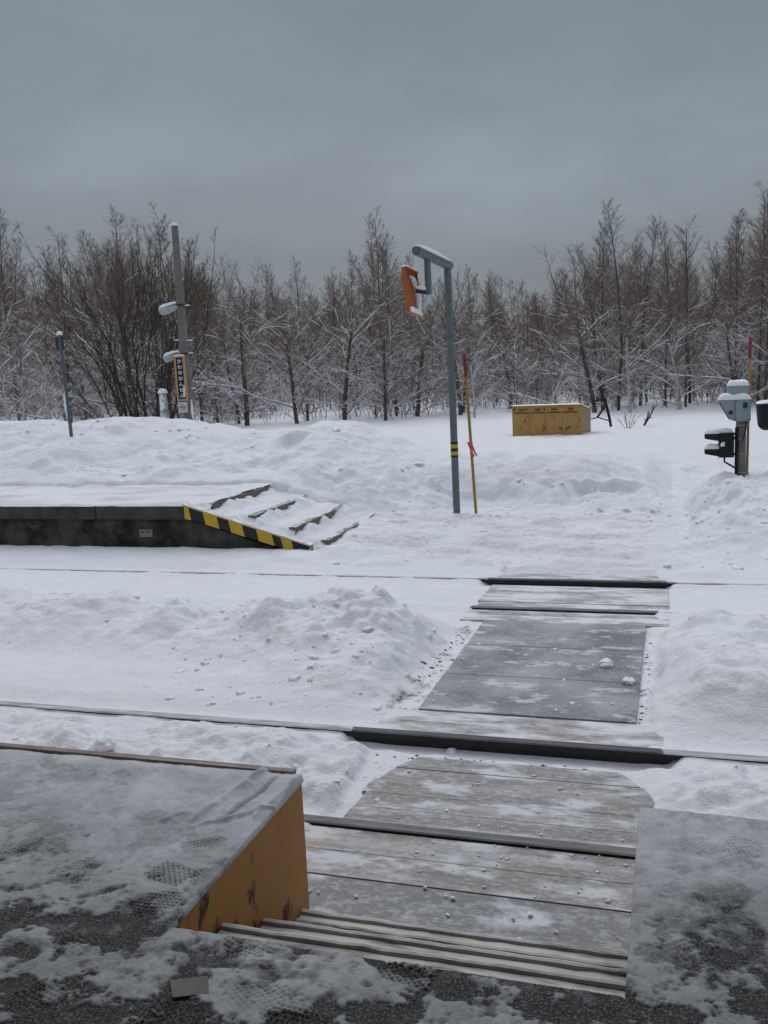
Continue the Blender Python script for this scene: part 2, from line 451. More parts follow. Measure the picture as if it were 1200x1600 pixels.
# ------------------------------------------------------------------ layout (metres; rail tops at height 0)
R1, R2, R3, R4 = 3.714, 4.781, 7.588, 8.655      # the four rails
XL, XR = -1.60, -0.07                            # the crossing
PD = 0.60                                        # deck height of the near platform
SXL, SXR, SY = -1.25, -0.10, 1.95                # the stair recess cut into it
PF = 2.86                                        # its edge
FY, FZ, FX = 9.5, 0.59, -5.42                    # far platform: front, height, right end

CREST = [(-300, 660), (0, 672), (40, 658), (100, 657), (130, 666), (200, 657), (300, 658), (400, 670), (460, 674), (500, 663), (560, 665),
         (590, 684), (640, 700), (700, 708), (760, 711), (850, 715), (950, 722), (1010, 738), (1050, 762), (1100, 766), (1300, 766)]
_cx = np.array([at(a, b, 13.9)[0] for a, b in CREST]); _cz = np.array([at(a, b, 13.9)[2] for a, b in CREST])

def ground_z(X, Y):
    X = np.asarray(X, float); Y = np.asarray(Y, float)
    lump = fbm(X, Y, 1.3, 5, 3); fine = fbm(X, Y, 9, 3, 11); mid = fbm(X, Y, 3.2, 4, 23)
    clod = 1.1*np.sqrt(np.clip(.36-worley(X+.16*mid, Y+.12*lump+.05*fine, 4.2, 4)**2, 0, 1))*np.clip(.5+1.6*mid, 0, 1)+.45*np.sqrt(np.clip(.33-worley(X+.05*fine, Y+.1*mid, 11, 6)**2, 0, 1))
    z = -.025+.010*lump+.004*fine
    dirt_shade = np.zeros_like(z)
    left = sst(-1.60, -2.0, X); right = sst(-.22, .12, X)
    # ridge shovelled up between the tracks
    wob = .12*fbm(X, Y*0, .8, 3, 5)
    rid = sst(5.55+wob, 6.35+wob, Y)*(1-sst(6.5+wob, 7.2, Y))
    flatl = sst(4.82, 5.1, Y)*(1-sst(7.0, 7.3, Y))
    A = (.20+.05*fbm(X, Y*0, 1.1, 2, 9))*rid
    z = z+left*flatl*.045
    z = z+left*A*(1+.25*mid)+left*rid*(.045*clod+.035*mid+.014*fine)
    mound = np.exp(-((X+2.45)/.62)**2-((Y-6.15)/.78)**2)*sst(4.86, 5.5, Y)*(1-sst(6.9, 7.3, Y))
    mound2 = np.exp(-((X+1.95)/.40)**2-((Y-5.75)/.65)**2)*sst(4.86, 5.4, Y)
    lf2 = sst(-1.56, -1.86, X)
    z = z+lf2*(mound*.10+mound2*.085)*(1+.22*mid+.25*lump)+lf2*np.minimum(mound+mound2, 1)*(.026*clod+.016*fine+.014*mid)
    # right of the crossing
    rr = sst(4.9, 5.5, Y)*(1-sst(6.75, 7.35, Y))
    rx = sst(-.20, .22, X+.06*lump)
    z = z+rx*rr*(.19+.06*mid+.07*lump+.028*clod+.013*fine)*(1+.20*np.exp(-((X-.5)/.4)**2))
    # between the near rails, little heaps
    nb = sst(R1+.05, R1+.25, Y)*(1-sst(R2-.22, R2-.05, Y))*(1-sst(-1.58, -1.40, X)*(1-sst(-.12, .04, X)))
    z = z+nb*(.03+.05*mid+.06*clod+.03*lump+.01*fine)
    nn = (1-sst(R1-.3, R1-.06, Y))*(1-sst(-1.6, -1.45, X)*(1-sst(-.12, .0, X)))
    z = z+nn*.05*(1+mid)
    # beyond the far track: path, banks, field
    t = Y-9.0
    path = .02+.10*sst(9.0, 11.8, Y)+.018*lump+.03*mid+.016*fine+.03*clod*sst(9.2, 9.8, Y)
    wl = 1-sst(-4.0, -3.5, X)
    path = path+(.095-.05*sst(10, 11, Y))*sst(-3.80, -3.70, X)*(1-sst(-3.6, -2.7, X))*sst(9.2, 9.55, Y)*(1-sst(11.3, 11.8, Y))
    base = wl*(.035+.05*sst(9.0, 9.45, Y)+.018*lump+.02*mid)*(1-sst(9.6, 9.9, Y)*sst(-5.4, -5.0, X))+path*(1-wl*(1-sst(9.6, 9.9, Y)*sst(-5.4, -5.0, X)))
    edge = sst(-5.3, -3.5, X)
    yb = 11.25-.30*lump-.08*mid+.9*edge*sst(-4.0, -2.6, X)         # foot of the bank
    foot = .64*(1-edge)+.20*edge
    rise0 = sst(yb-.20, yb+.05, Y)
    cz = np.interp(X, _cx, _cz)
    yc = 13.7+.25*lump
    fr = np.clip((Y-yb)/(yc-yb), 0, 1)
    face = foot+(cz-foot)*(1-(1-fr)**1.55)
    field = .55+.05*fbm(X, Y, .15, 3, 8)+.03*lump+.03*mid*(1-sst(20, 30, Y))
    back = sst(yc-.05, yc+2.6, Y)
    bank = face*(1-back)+field*back
    bamp = sst(yb, yb+.5, Y)*(1-sst(14.5, 16.5, Y))
    clod2 = np.sqrt(np.clip(.36-worley(X+.2*mid, Y+.2*lump, 2.2, 14)**2, 0, 1))*np.clip(.5+1.4*mid, 0, 1)
    bank = bank+bamp*(.15*fbm(X, Y, .75, 3, 19)+.06*lump+.030*mid+.015*fine+.045*clod2*(1-sst(13.2, 14, Y))+.025*clod*(1-sst(12.6, 13.4, Y)))
    # broken edges where the plough left a ledge
    for lx0, lx1, ly, hh, sd2 in ((-1.35, -.35, 12.75, .17, 1), (-5.75, -5.2, 13.0, .20, 2), (-3.3, -1.9, 12.5, .08, 3)):
        e_ = ly+.16*mid+.10*lump+.05*(X-lx0)
        lm = sst(lx0-.1, lx0+.2, X)*(1-sst(lx1-.25, lx1+.1, X))
        bank = bank-hh*lm*sst(e_-.75, e_-.1, Y)*(1-sst(e_-.03, e_+.03, Y))
    far = base*(1-rise0)+np.maximum(bank, base)*rise0
    # bank at the right, in front of the crossing signal
    br = sst(-.05, .75, X+.12*mid)*sst(9.05, 11.3, Y)*(.52+.09*mid+.12*lump+.02*fine+.05*clod2)
    brb = br*(1-sst(12.0, 13.6, Y))+sst(12.0, 13.6, Y)*br*.6
    keepf = 1-sst(-.35, .35, X)*(1-sst(12.6, 14.2, Y))
    far = far*keepf+np.maximum(base, 0)*(1-keepf)
    far = np.maximum(far, brb+base*.3)
    w = sst(8.75, 9.05, Y)
    z = z*(1-w)+far*w
    farfl = sst(17, 24, Y)
    z = z+farfl*(.05*fbm(X, Y, .4, 4, 31)+sst(34, 140, Y)*1.6+sst(150, 600, Y)*6)
    # rails: snow just under the heads, a dark gap on the near side
    for r in (R1, R2, R3, R4):
        d = Y-r
        near = np.exp(-(d/.10)**2)
        lev = -.004+.004*mid if r == R2 else -.006+.004*mid if r == R1 else .006+.007*mid+.004*fine
        z = z*(1-near)+near*lev
        if r in (R2, R4):
            gap = np.exp(-((d+.046)/.013)**2)
            z = z-(.034 if r == R4 else .030)*gap*np.clip(.75+1.2*mid, .1, 1)
    # swept crossing bed and flangeways
    rough = .10*mid+.03*fine+.02*lump
    inx = sst(XL-.02+rough, XL+.06+rough, X)*(1-sst(XR-.08+rough, XR+.0+rough, X))
    bed = inx*sst(2.7, 2.9, Y)*(1-sst(9.0, 9.15, Y))
    z = z*(1-bed)+bed*(-.034+.006*mid)
    for r, dep, a, b in ((R2, .088, -1.78, .03), (R4, .085, -1.76, .0)):
        tr = sst(a-.03, a+.06+.04*mid, X)*(1-sst(b-.1, b+.02, X+.05*mid))*sst(r-.21, r-.13, Y+.07*mid+.03*fine)*(1-sst(r-.02, r+.02, Y))
        z = z*(1-tr)-dep*tr
    # under the near platform
    z = np.where(Y < 2.7, -.2, z)
    # dirt
    tram = sst(8.9, 9.3, Y)*(1-sst(11.4, 12.2, Y))*sst(-5.0, -3.4, X)*(1-sst(-.4, .2, X))
    dirt_shade = dirt_shade+tram*np.clip(.12+.6*fbm(X*.8, Y*2.2, 2.6, 5, 41), 0, .6)
    dirt_shade = dirt_shade+bamp*sst(-3.4, -2.4, X)*(1-sst(-.7, -.2, X))*(1-sst(13.2, 13.8, Y))*np.clip(.16+.4*fbm(X, Y*1.5, 1.8, 5, 43), 0, .45)  # bank front dirt; also paints shade into the undercut below the ledge
    deb = np.exp(-((X-(XL+.02+.05*mid))/.075)**2)*sst(5.0, 5.2, Y)*(1-sst(6.9, 7.2, Y))
    dirt_shade = dirt_shade+deb*np.clip(-.2+3.2*fbm(X, Y, 9, 3, 47), 0, 1.6)
    deb2 = np.exp(-((X-(-.19))/.04)**2)*sst(5.2, 5.3, Y)*(1-sst(6.9, 7.2, Y))
    dirt_shade = dirt_shade+deb2*np.clip(-.4+2.6*fbm(X, Y, 9, 3, 48), 0, 1.2)
    dirt_shade = dirt_shade+nb*np.clip(fbm(X, Y, 2.2, 4, 51)-.25, 0, 1)*.5
    dirt_shade = dirt_shade+sst(2.7, 2.9, Y)*(1-sst(9.2, 9.4, Y))*np.clip(fbm(X*.5, Y, 1.6, 4, 53)-.2, 0, 1)*.18
    return z, dirt_shade

xs = axis((-700, -100, 60), (-100, -30, 5), (-30, -12, .4), (-12, -7.5, .07), (-7.5, -4.2, .035), (-4.2, 1.3, .018), (1.3, 3, .06), (3, 30, 1.2), (30, 100, 7), (100, 700, 60))
ys = axis((-300, -20, 40), (-20, 2, 1), (2, 3.2, .06), (3.2, 7.6, .016), (7.6, 12.3, .020), (12.3, 15, .03), (15, 24, .10), (24, 45, .45), (45, 150, 3), (150, 1200, 50))
GX, GY = np.meshgrid(xs, ys, indexing='ij')
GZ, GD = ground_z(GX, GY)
me = np_mesh('snow_ground', np.stack([GX, GY, GZ], -1).reshape(-1, 3), grid_faces(len(xs), len(ys)), [M['ground']], attrs={'dirt_shade': GD})
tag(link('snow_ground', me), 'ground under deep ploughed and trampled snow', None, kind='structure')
def gz(x, y): return float(ground_z(np.array([x]), np.array([y]))[0][0])

# ------------------------------------------------------------------ rails
def rail(y, label, mats):
    prof = [(-.05, -.15), (.05, -.15), (.05, -.137), (.010, -.122), (.010, -.045), (.0325, -.035), (.0325, -.006), (.026, 0), (-.026, 0), (-.0325, -.006), (-.0325, -.035), (-.010, -.045), (-.010, -.122), (-.05, -.137)]
    mb = MB()
    mb.prism([(y+a, b) for a, b in prof], 'x', -60, 45)
    o = mb.build('rail', mats, smooth=False)
    tag(o, label, 'rail', 'railway rails across the snow')
rail(R1, 'steel rail nearest the stair foot, frosted grey between two plank panels', M['railfrost'])
rail(R2, 'thick dark steel rail with an open gap before it, beyond the rounded plank panel', M['rail'])
rail(R3, 'thin steel rail of the far track on its near side, almost flush with the planks', M['railfrost'])
rail(R4, 'dark steel rail farthest away, in front of the path to the platform steps', M['rail'])

# ------------------------------------------------------------------ crossing panels
def planks(y0, y1, x0, x1, n, z=-.018, th=.05, outline=None, seed=0):
    rng = random.Random(seed); mb = MB(); w = (y1-y0)/n
    for i in range(n):
        a = y0+i*w+.0012; b = y0+(i+1)*w-.0012
        xa, xb = x0+rng.uniform(-.012, .012), x1+rng.uniform(-.012, .012)
        dz = rng.uniform(-.003, .003)
        L0 = []; R0 = []
        for k in range(5):
            t = (i+k/4)/n; da, db = outline(t) if outline else (0, 0)
            y = a+(b-a)*k/4; L0.append((xa+da, y)); R0.append((xb-db, y))
        mb.prism(L0[::-1]+R0, 'z', z-th+dz, z+dz)
    return mb
tc_ = thing('track_crossing', 'pedestrian crossing of frosted plank panels and a grey rubber mat laid across both tracks', 'crossing')
def panel(mb, mat, label):
    o = mb.build('panel', mat, tc_); o['label'] = label; return o
panel(planks(R4+.06, 9.0, -1.63, -.07, 2, seed=1), M['planks2'], 'frosted timber panel beyond the farthest rail')
panel(planks(R3+.036, R4-.19, -1.63, -.04, 4, seed=2), M['planks2'], 'frosted timber panel between the rails of the far track')
panel(planks(7.22, R3-.036, -1.66, -.03, 2, seed=3), M['planks2'], 'narrow frosted timber strip in front of the far track')
panel(planks(R2+.036, 5.17, -1.64, -.04, 2, seed=4), M['planks2'], 'snowy timber strip behind the thick dark rail')
mb = MB()
for k, (a, b) in enumerate(((5.18, 5.845), (5.85, 6.52), (6.525, 7.20))): mb.box(-1.47+.006*k, -.20, a, b, -.06, -.011+.001*k, bev=.003)
panel(mb, M['rubber'], 'smooth blue grey rubber mat')
def round_corner(t):
    u = max(0, (t-.45)/.55); return (.14*u**2+.04*t, .17*u**2.2)
panel(planks(R1+.036, R2-.27, -1.46, -.08, 5, seed=5, outline=round_corner), M['planks'], 'plank panel with rounded far corners between the rails of the near track')
panel(planks(3.299, R1-.036, -1.62, -.10, 2, seed=6), M['planks'], 'brown plank panel in front of the nearest rail')
panel(planks(2.80, 3.296, -1.60, -.10, 2, z=-.021, seed=7), M['boards'], 'pale grey board panel at the foot of the stairs')

# ------------------------------------------------------------------ near platform with its stair recess
pl = thing('station_platform', 'dusted near platform with an orange side wall and stairs down to the crossing', 'platform', (0, 0, 0))
mb = MB()
mb.box(-14, SXL-.012, -3, PF-.012, -.3, PD-.012)
mb.box(SXR+.012, 8, -3, PF-.012, -.3, PD-.012)
mb.box(SXL-.011, SXR+.011, -3, SY-.02, -.3, PD-.013)
mb.build('platform_body', M['coping'], pl)
def side_wall(x0, x1, y0, y1, z0, z1, mt='orange_wall'):
    b = MB(); b.box(0, x1-x0, 0, y1-y0, 0, z1-z0, bev=.003)
    o = b.build('side_wall', M[mt], pl); o.location = (x0, y0, z0); return o
side_wall(SXL-.010, SXL, SY-.01, PF, -.02, PD-.010)['label'] = 'orange painted side wall, rusty along the stairs'
side_wall(SXR, SXR+.010, SY-.01, PF, -.02, PD-.010, 'coping')
for a, b in ((-14, SXL-.011), (SXR+.011, 8)):
    q = MB(); q.box(a, b, PF-.010, PF, -.2, PD-.012)
    q.build('front_wall', M['orange_wall'], pl)
# deck surface: snow dust with bare wet patches and boot prints
dx = axis((-14, -3.4, .4), (-3.4, -2.7, .02), (-2.7, .6, .0032), (.6, 1.4, .02), (1.4, 8, .4)); dy = axis((-3, 1.0, .3), (1.0, 1.42, .02), (1.42, PF+.012, .0032))
for arr, v_ in ((dx, SXL+.004), (dx, SXR-.004), (dy, SY+.004)): arr[np.argmin(abs(arr-v_))] = v_
DX, DY = np.meshgrid(dx, dy, indexing='ij')
def deck(X, Y):
    n1 = fbm(X, Y, 2.2, 5, 61); n2 = fbm(X, Y, 7, 4, 62); n3 = fbm(X, Y, 26, 3, 63)
    n4 = fbm(X, Y, 60, 3, 67); pat = fbm(X, Y*1.3, 6.5, 7, 68, .62)
    s = .62+.14*n1+.12*n2+.10*n3+.10*n4+.16*sst(2.1, 2.6, Y+.1*n1)
    near = 1-sst(1.7, 2.35, Y+.25*n1)
    s = s-(.62*sst(-.04, .10, pat-.20+.13*near)*(.25+.75*near))
    # scuffed, wetter zone close to the stair head and the doorway
    s = s-.06*(1-sst(1.62, 2.12, Y+.16*n1+.06*n2))*sst(-1.9, -1.1, X+.2*n1)*(1-sst(-.45, .0, X))
    s = s-.05*(1-sst(1.75, 2.25, Y+.2*n1))*(1-sst(-1.5, -1.1, X))
    s = s-.20*sst(-.05, .2, X)*(1-sst(2.2, 2.7, Y+.2*n1))
    def wpt(px, py):
        r = _F*FPX+_R*(px-600)-_U*(py-800); t = (PD-CAMH)/r[2]; return r[0]*t, r[1]*t
    for px, py, rx, ry, rot in ((187, 1362, .035, .014, .9), (165, 1395, .06, .012, .7), (90, 1440, .11, .025, .35), (235, 1450, .06, .035, .3), (20, 1485, .07, .05, .5),
                            (330, 1500, .10, .05, .1), (430, 1520, .09, .04, .1), (470, 1487, .06, .014, -.1), (580, 1503, .055, .018, -.1), (590, 1502, .05, .016, -.1), (280, 1535, .07, .03, .2), (510, 1580, .03, .05, .2),
                            (130, 1590, .08, .04, 0), (20, 1390, .08, .018, .3), (70, 1420, .05, .015, .4), (640, 1520, .06, .014, -.1), (720, 1545, .08, .02, -.1), (1085, 1475, .03, .035, 0), (1160, 1480, .06, .10, 0), (1130, 1400, .06, .04, .2)):
        cx, cy = wpt(px, py); c, sn = math.cos(rot), math.sin(rot)
        u = ((X-cx)*c+(Y-cy)*sn)/rx; v = (-(X-cx)*sn+(Y-cy)*c)/ry
        d = np.sqrt(u*u+v*v)+.8*n2+1.0*n3
        s = s-(.52 if px < 1080 else .26)*(1-sst(.3, 1.45, d))
    s = s-.42*np.clip(fbm(X, Y, 34, 4, 66)-.12, 0, 1)*2.2*(1-sst(1.9, 2.5, Y+.2*n1)*.8)
    lip = np.exp(-((Y-PF)/.05)**2)*(X < SXL)
    s = s+.25*lip
    z = PD+np.clip(s, 0, 1.2)*.010+.003*n2
    # ribbed imprint near the corner and the drift along the edge
    z = z+.018*np.exp(-((Y-(PF-.05))/.06)**2)*(X < SXL)*(.6+.4*n1)
    for (ax, ay), (bx, by_), wd, am in (((295, 1288), (418, 1208), .016, .016), ((385, 1290), (462, 1222), .012, .010), ((335, 1290), (440, 1214), .010, -.006), ((240, 1290), (300, 1270), .012, .012), ((300, 1296), (440, 1262), .012, .012), ((190, 1290), (235, 1215), .03, .006)):
        p0 = np.array(wpt(ax, ay)); p1 = np.array(wpt(bx, by_)); dd = p1-p0; ln = np.hypot(*dd); dd = dd/ln
        u = (X-p0[0])*dd[0]+(Y-p0[1])*dd[1]; v = -(X-p0[0])*dd[1]+(Y-p0[1])*dd[0]+.02*n2
        g_ = np.exp(-(v/wd)**2)*sst(-.02, .05, u)*(1-sst(ln-.05, ln+.02, u))
        z = z+am*g_*(1+.5*n2); s = s+(.3 if am > 0 else -.45)*g_
    rng = random.Random(5)
    prints = [(318, 1325, .5), (268, 1368, -.3), (335, 1372, .2), (70, 1335, .9), (115, 1362, .8), (30, 1322, .4), (245, 1412, .7), (335, 1482, .3), (395, 1478, .4), (20, 1425, .5), (1100, 1325, .25), (1150, 1297, .3),
              (405, 1562, .1), (640, 1520, -.2), (600, 1580, .3), (130, 1480, .3), (860, 1550, .1), (1090, 1490, 1.4), (60, 1560, .4), (1010, 1575, -.2), (460, 1590, .6), (270, 1590, 0), (1160, 1330, 1.2)]
    for px, py, rot in prints:
        cx, cy = wpt(px, py); c, sn = math.cos(rot), math.sin(rot)
        u = (X-cx)*c+(Y-cy)*sn; v = -(X-cx)*sn+(Y-cy)*c
        w = .044+.006*np.cos(u*25)
        inside = (1-sst(.062, .074, np.abs(u)+.010*n3))*(1-sst(w-.006, w+.004, np.abs(v)))
        kind_ = (0, 0, 0, 3)[rng.randrange(4)]
        if kind_ == 0: lug = np.clip(np.sin(u*2*PI/.022)*2.2, -1, 1)*np.clip(np.sin(v*2*PI/.018)*2.2, -1, 1)
        elif kind_ == 1: lug = np.clip(np.sin((u+.8*np.abs(v))*2*PI/.022)*1.8, -1, 1)
        elif kind_ == 2: lug = np.clip(np.sin(u*2*PI/.018)*1.8, -1, 1)*(np.abs(v) > .007)
        else: lug = np.clip(np.sin((u-v)*2*PI/.026)*1.5, -1, 1)*np.clip(np.sin((u+v)*2*PI/.026)*1.5, -1, 1)
        wear = np.clip(.55+1.9*fbm(X+px, Y, 5, 2, 65), 0, 1)*(.45 if px > 1000 else 1)
        z = z-inside*wear*(.0016+.0026*lug)
        s = s-inside*wear*(.04+.42*np.maximum(lug, 0))
    return z, s
DZ, DS = deck(DX, DY)
keep = ~((DX[:-1, :-1] >= SXL+.003) & (DX[1:, 1:] <= SXR-.003) & (DY[:-1, :-1] >= SY+.003))
edge = (np.abs(DX-SXL-.004) < .0005) & (DY >= SY) | (np.abs(DX-SXR+.004) < .0005) & (DY >= SY) | (np.abs(DY-(SY+.004)) < .0005) & (DX > SXL-.003) & (DX < SXR+.003) | (DY > PF+.008)
DZ = np.where(edge, PD-.009, DZ)
me = np_mesh('deck_surface', np.stack([DX, DY, DZ], -1).reshape(-1, 3), grid_faces(len(dx), len(dy), keep), [M['deck']], attrs={'snow': DS})
link('deck_surface', me, pl)
q = MB()
q.box(-13.9, SXL-.03, PF-.004, PF+.030, PD-.05, PD+.028, bev=.008)
q.build('edge_angle', m_snowcover('dusty_edge_iron', u_plain((.27, .205, .17), (.17, .13, .11), 6), .5, .2, scale=8, stretch=(.4, 3, 1), nthr=(.5, .75), scol=(.5, .5, .5)), pl)
def on_deck(px, py):
    r = _F*FPX+_R*(px-600)-_U*(py-800); t = (PD-CAMH)/r[2]; return r[0]*t, r[1]*t
cs = [on_deck(*p) for p in ((266, 1536), (325, 1529), (327, 1556), (270, 1563))]
q = MB(); q.prism(cs, 'z', PD-.004, PD+.0075); o = q.build('bare_tile', m_plain('tan_tile', (.20, .185, .165), (.16, .145, .13), 30, .8), pl, smooth=False); o['label'] = 'small bare tan tile showing through the snow film'
# stairs
noses = [(SY, 2.22, .45), (2.22, 2.49, .30), (2.49, 2.79, .15)]
for y0, y1, z in noses:
    q = MB()
    q.box(SXL+.004, SXR-.004, y0-.03, y1, z-.045, z-.008, bev=.004)
    o = q.build('stair_tread', M['tread'], pl)
    q = MB()
    for c in (y1-.012, y1-.07, y1-.15):
        rn = random.Random(int(c*1000)); xs_ = np.linspace(SXL+.006, SXR-.006, 22)
        q.tube([(x_, c+rn.gauss(0, .0013), z-.006+rn.gauss(0, .0006)) for x_ in xs_], [rn.uniform(.010, .0135) for _ in xs_], 8)
    q.build('nosing', M['tread'], o)
    q = MB(); q.box(SXL+.006, SXR-.006, y1-.03, y1-.012, z-.19, z-.046); q.build('riser', M['coping'], pl)
q = MB(); q.box(SXL+.002, SXR-.002, SY-.02, SY+.012, PD-.20, PD-.006, bev=.004); q.build('stair_head', M['tread'], pl)

# unseen canopy and walls guessed from the shade, sized to darken the near deck
cb = thing('unseen_station_shade', 'unseen station canopy and walls put in to shade the near platform', 'building', (0, -1.6, PD))
q = MB(); q.box(-9, 7, -4, 2.45, 2.75, 2.87); q.build('shade_canopy_roof', M['roof'], cb).location = (0, 1.6, 0)
q = MB(); q.box(-9, 7, -.35, -.2, -.012, 2.75); q.build('shade_back_wall', M['stationwall'], cb)
for x0, x1 in ((-9, -1.55), (.72, 7)):
    q = MB(); q.box(x0, x1, -.195, 3.0, -.012, 2.745); q.build('shade_porch_wall', M['stationwall'], cb)

# ------------------------------------------------------------------ far platform and its steps
fp = thing('platform', 'low dark concrete platform across the tracks with hazard striped steps at its end', 'platform', (0, 0, 0))
q = MB(); q.box(-40, FX, FY+.03, 11.9, -.3, FZ-.17); q.build('platform_wall', M['mossy'], fp)
q = MB()
for a, b in ((-40, -22.0), (-21.99, -15.2), (-15.19, -10.62), (-10.61, -6.62), (-6.605, FX+.01)):
    q.box(a, b, FY, 11.85, FZ-.169, FZ-.012, bev=.008)
q.build('coping', M['coping'], fp)
sx = axis((-40, -10, .5), (-10, FX+.01, .045)); sy = axis((FY+.004, 9.75, .02), (9.75, 11.9, .045))
SX_, SY_ = np.meshgrid(sx, sy, indexing='ij')
thick = .034+.022*fbm(SX_, SY_*2., 2.2, 5, 71)+.016*fbm(SX_, SY_, 6, 3, 72)*sst(9.6, 9.9, SY_)
fr = sst(FY-.01, FY+.07, SY_+.03*fbm(SX_, SY_, 5, 3, 73))*(1-sst(FX-.05, FX+.01, SX_)*.5)
ZZ = FZ-.016+thick*fr
me = np_mesh('snow_layer', np.stack([SX_, SY_, ZZ], -1).reshape(-1, 3), grid_faces(len(sx), len(sy)), [M['ground']], attrs={'dirt_shade': np.clip(.05+.7*fbm(SX_*.7, SY_*2.2, 2.4, 5, 74), 0, .55)})
link('snow_layer', me, fp)
# hazard stripe along the ramp string
xa, za, xb, zb = FX+.005, FZ-.004, -3.90, .125
def st(t): return xa+(xb-xa)*t, za+(zb-za)*t
cuts = [0, .035, .155, .27, .365, .475, .59, .715, .785, .87, 1.0]
q = MB()
for i in range(10):
    (x0, z0), (x1, z1) = st(cuts[i]), st(cuts[i+1])
    d0 = .155-.03*cuts[i]; d1 = .155-.03*cuts[i+1]
    o0 = .03 if 0 < i else 0; o1 = .03 if i < 9 else 0
    q.prism([(x0, z0), (x1, z1), (x1+o1, z1-d1), (x0+o0, z0-d0)], 'y', FY-.004, FY+.12, mi=0 if i % 2 == 0 else 1)
q.build('hazard_stripe', [M['hazyellow'], M['hazblack']], fp, smooth=False)
q = MB(); q.prism([(FX, -.2), (FX, FZ-.16), (-3.9, -.03), (-3.9, -.2)], 'y', FY+.02, FY+.11); q.build('ramp_wall', M['mossy'], fp, smooth=False)
q = MB(); a = st(0); b = st(1); q.prism([(a[0]-.02, a[1]+.002), (b[0]+.03, b[1]-.004), (b[0]+.03, b[1]+.012), (a[0]-.02, a[1]+.02)], 'y', FY-.006, FY+.17); q.build('ramp_edge', M['whitepaint'], fp, smooth=False)
steps = [(-5.13, .60, .48, 9.66, 11.25), (-4.60, .46, .35, 9.66, 11.28), (-4.10, .325, .23, 9.66, 11.0), (-3.70, .185, .11, 9.62, 11.2)]
for i, (x, zt, zb_, y0, y1) in enumerate(steps):
    q = MB()
    q.box(x-.04, x, y0, y1, zb_-.05, zt-.028, bev=.004)
    q.box(x-.09, x+.004, y0, y1-.1, zt-.030, zt-.012, bev=.005)
    o = q.build('step', M['stepwood'], fp)
    px = FX if i == 0 else steps[i-1][0]
    gx = axis((px-.02, x-.004, .03)); gy = axis((9.515, y1+.25, .03)); A, B = np.meshgrid(gx, gy, indexing='ij')
    n = fbm(A, B, 3.5, 4, 80+i); nf_ = fbm(A, B, 12, 2, 90+i)
    t = (A-px)/(x-px)
    hz = zt-.004+.020*n+.012*nf_+(.05+.10*np.clip(fbm(A*.5, B, 4.0, 4, 85+i)+.15, 0, 1))*(1-sst(.0, .45, t))-.022*sst(.6, .95, t)+.05*sst(y1-.35, y1+.1, B)
    if i == 0: hz = zt+.002+.016*n+.01*nf_
    ws = sst(9.56, 9.72, B+.02*nf_); hz = ws*hz+(1-ws)*(za+(zb-za)*(A-xa)/(xb-xa)+.022+.012*n-.05*(nf_ > .35))
    hz = np.where(B < 9.53, hz-.03, hz)
    me = np_mesh('snow_layer', np.stack([A, B, hz], -1).reshape(-1, 3), grid_faces(len(gx), len(gy)), [M['ground']], attrs={'dirt_shade': np.clip(.02+.3*fbm(A*2, B, 2.2, 4, 99+i), 0, .3)})
    link('snow_layer', me, fp)
pc = at(229, 833, FY+.03)
q = MB(); q.box(pc.x-.085, pc.x+.085, FY+.012, FY+.031, pc.z-.045, pc.z+.045, bev=.004); po = q.build('number_plate', M['plate'], fp)
for i, (u, w) in enumerate(((-.055, .018), (-.028, .02), (.004, .014), (.034, .02), (.058, .012))):
    q = MB(); q.box(pc.x+u-w/2, pc.x+u+w/2, FY+.0095, FY+.0125, pc.z+.006, pc.z+.030)
    q.build('faded_character', M['coping'], po)

# ------------------------------------------------------------------ lamp pole with the station name board
PY = 15.4
base = at(297, 668, PY); PX = base.x; pb = gz(PX, PY)-.2
lp = thing('lamp_pole', 'grey concrete pole with two small lamps and a vertical dark blue name board', 'pole', (PX, PY, pb))
top = at(278.5, 352, PY).z-pb
q = MB(); q.tube([(0, 0, -.3), (0, 0, top*.5), (0, 0, top)], [.105, .085, .058], 18); q.build('pole', M['concrete_pole'], lp)
q = MB(); q.cap(-.055, .055, -.055, .055, top-.004, .05, 3); q.build('snow_cap', M['snow'], lp)
def rel(px, py, Y=PY): v = at(px, py, Y); return Vector((v.x-PX, v.y-PY, v.z-pb))
for (px, py, s_) in ((299, 478, 1), (300, 533, 1), (274, 533, -1), (299, 553, 1), (303, 608, 1)):
    p = rel(px, py)
    q = MB(); q.tube([(s_*.04, 0, p.z), (s_*.17, -.01, p.z)], .011, 6); g = q.build('step_peg', M['darkmetal'], lp)
    q = MB(); q.cap(min(s_*.07, s_*.18), max(s_*.07, s_*.18), -.02, .014, p.z+.01, .016, 2, n=8); q.build('snow_cap', M['snow'], g)
for (px, py) in ((284, 477), (288, 553)):
    p = rel(px, py); q = MB(); q.tube([(0, 0, p.z-.02), (0, 0, p.z+.02)], .092, 18); q.build('band', M['darkmetal'], lp)
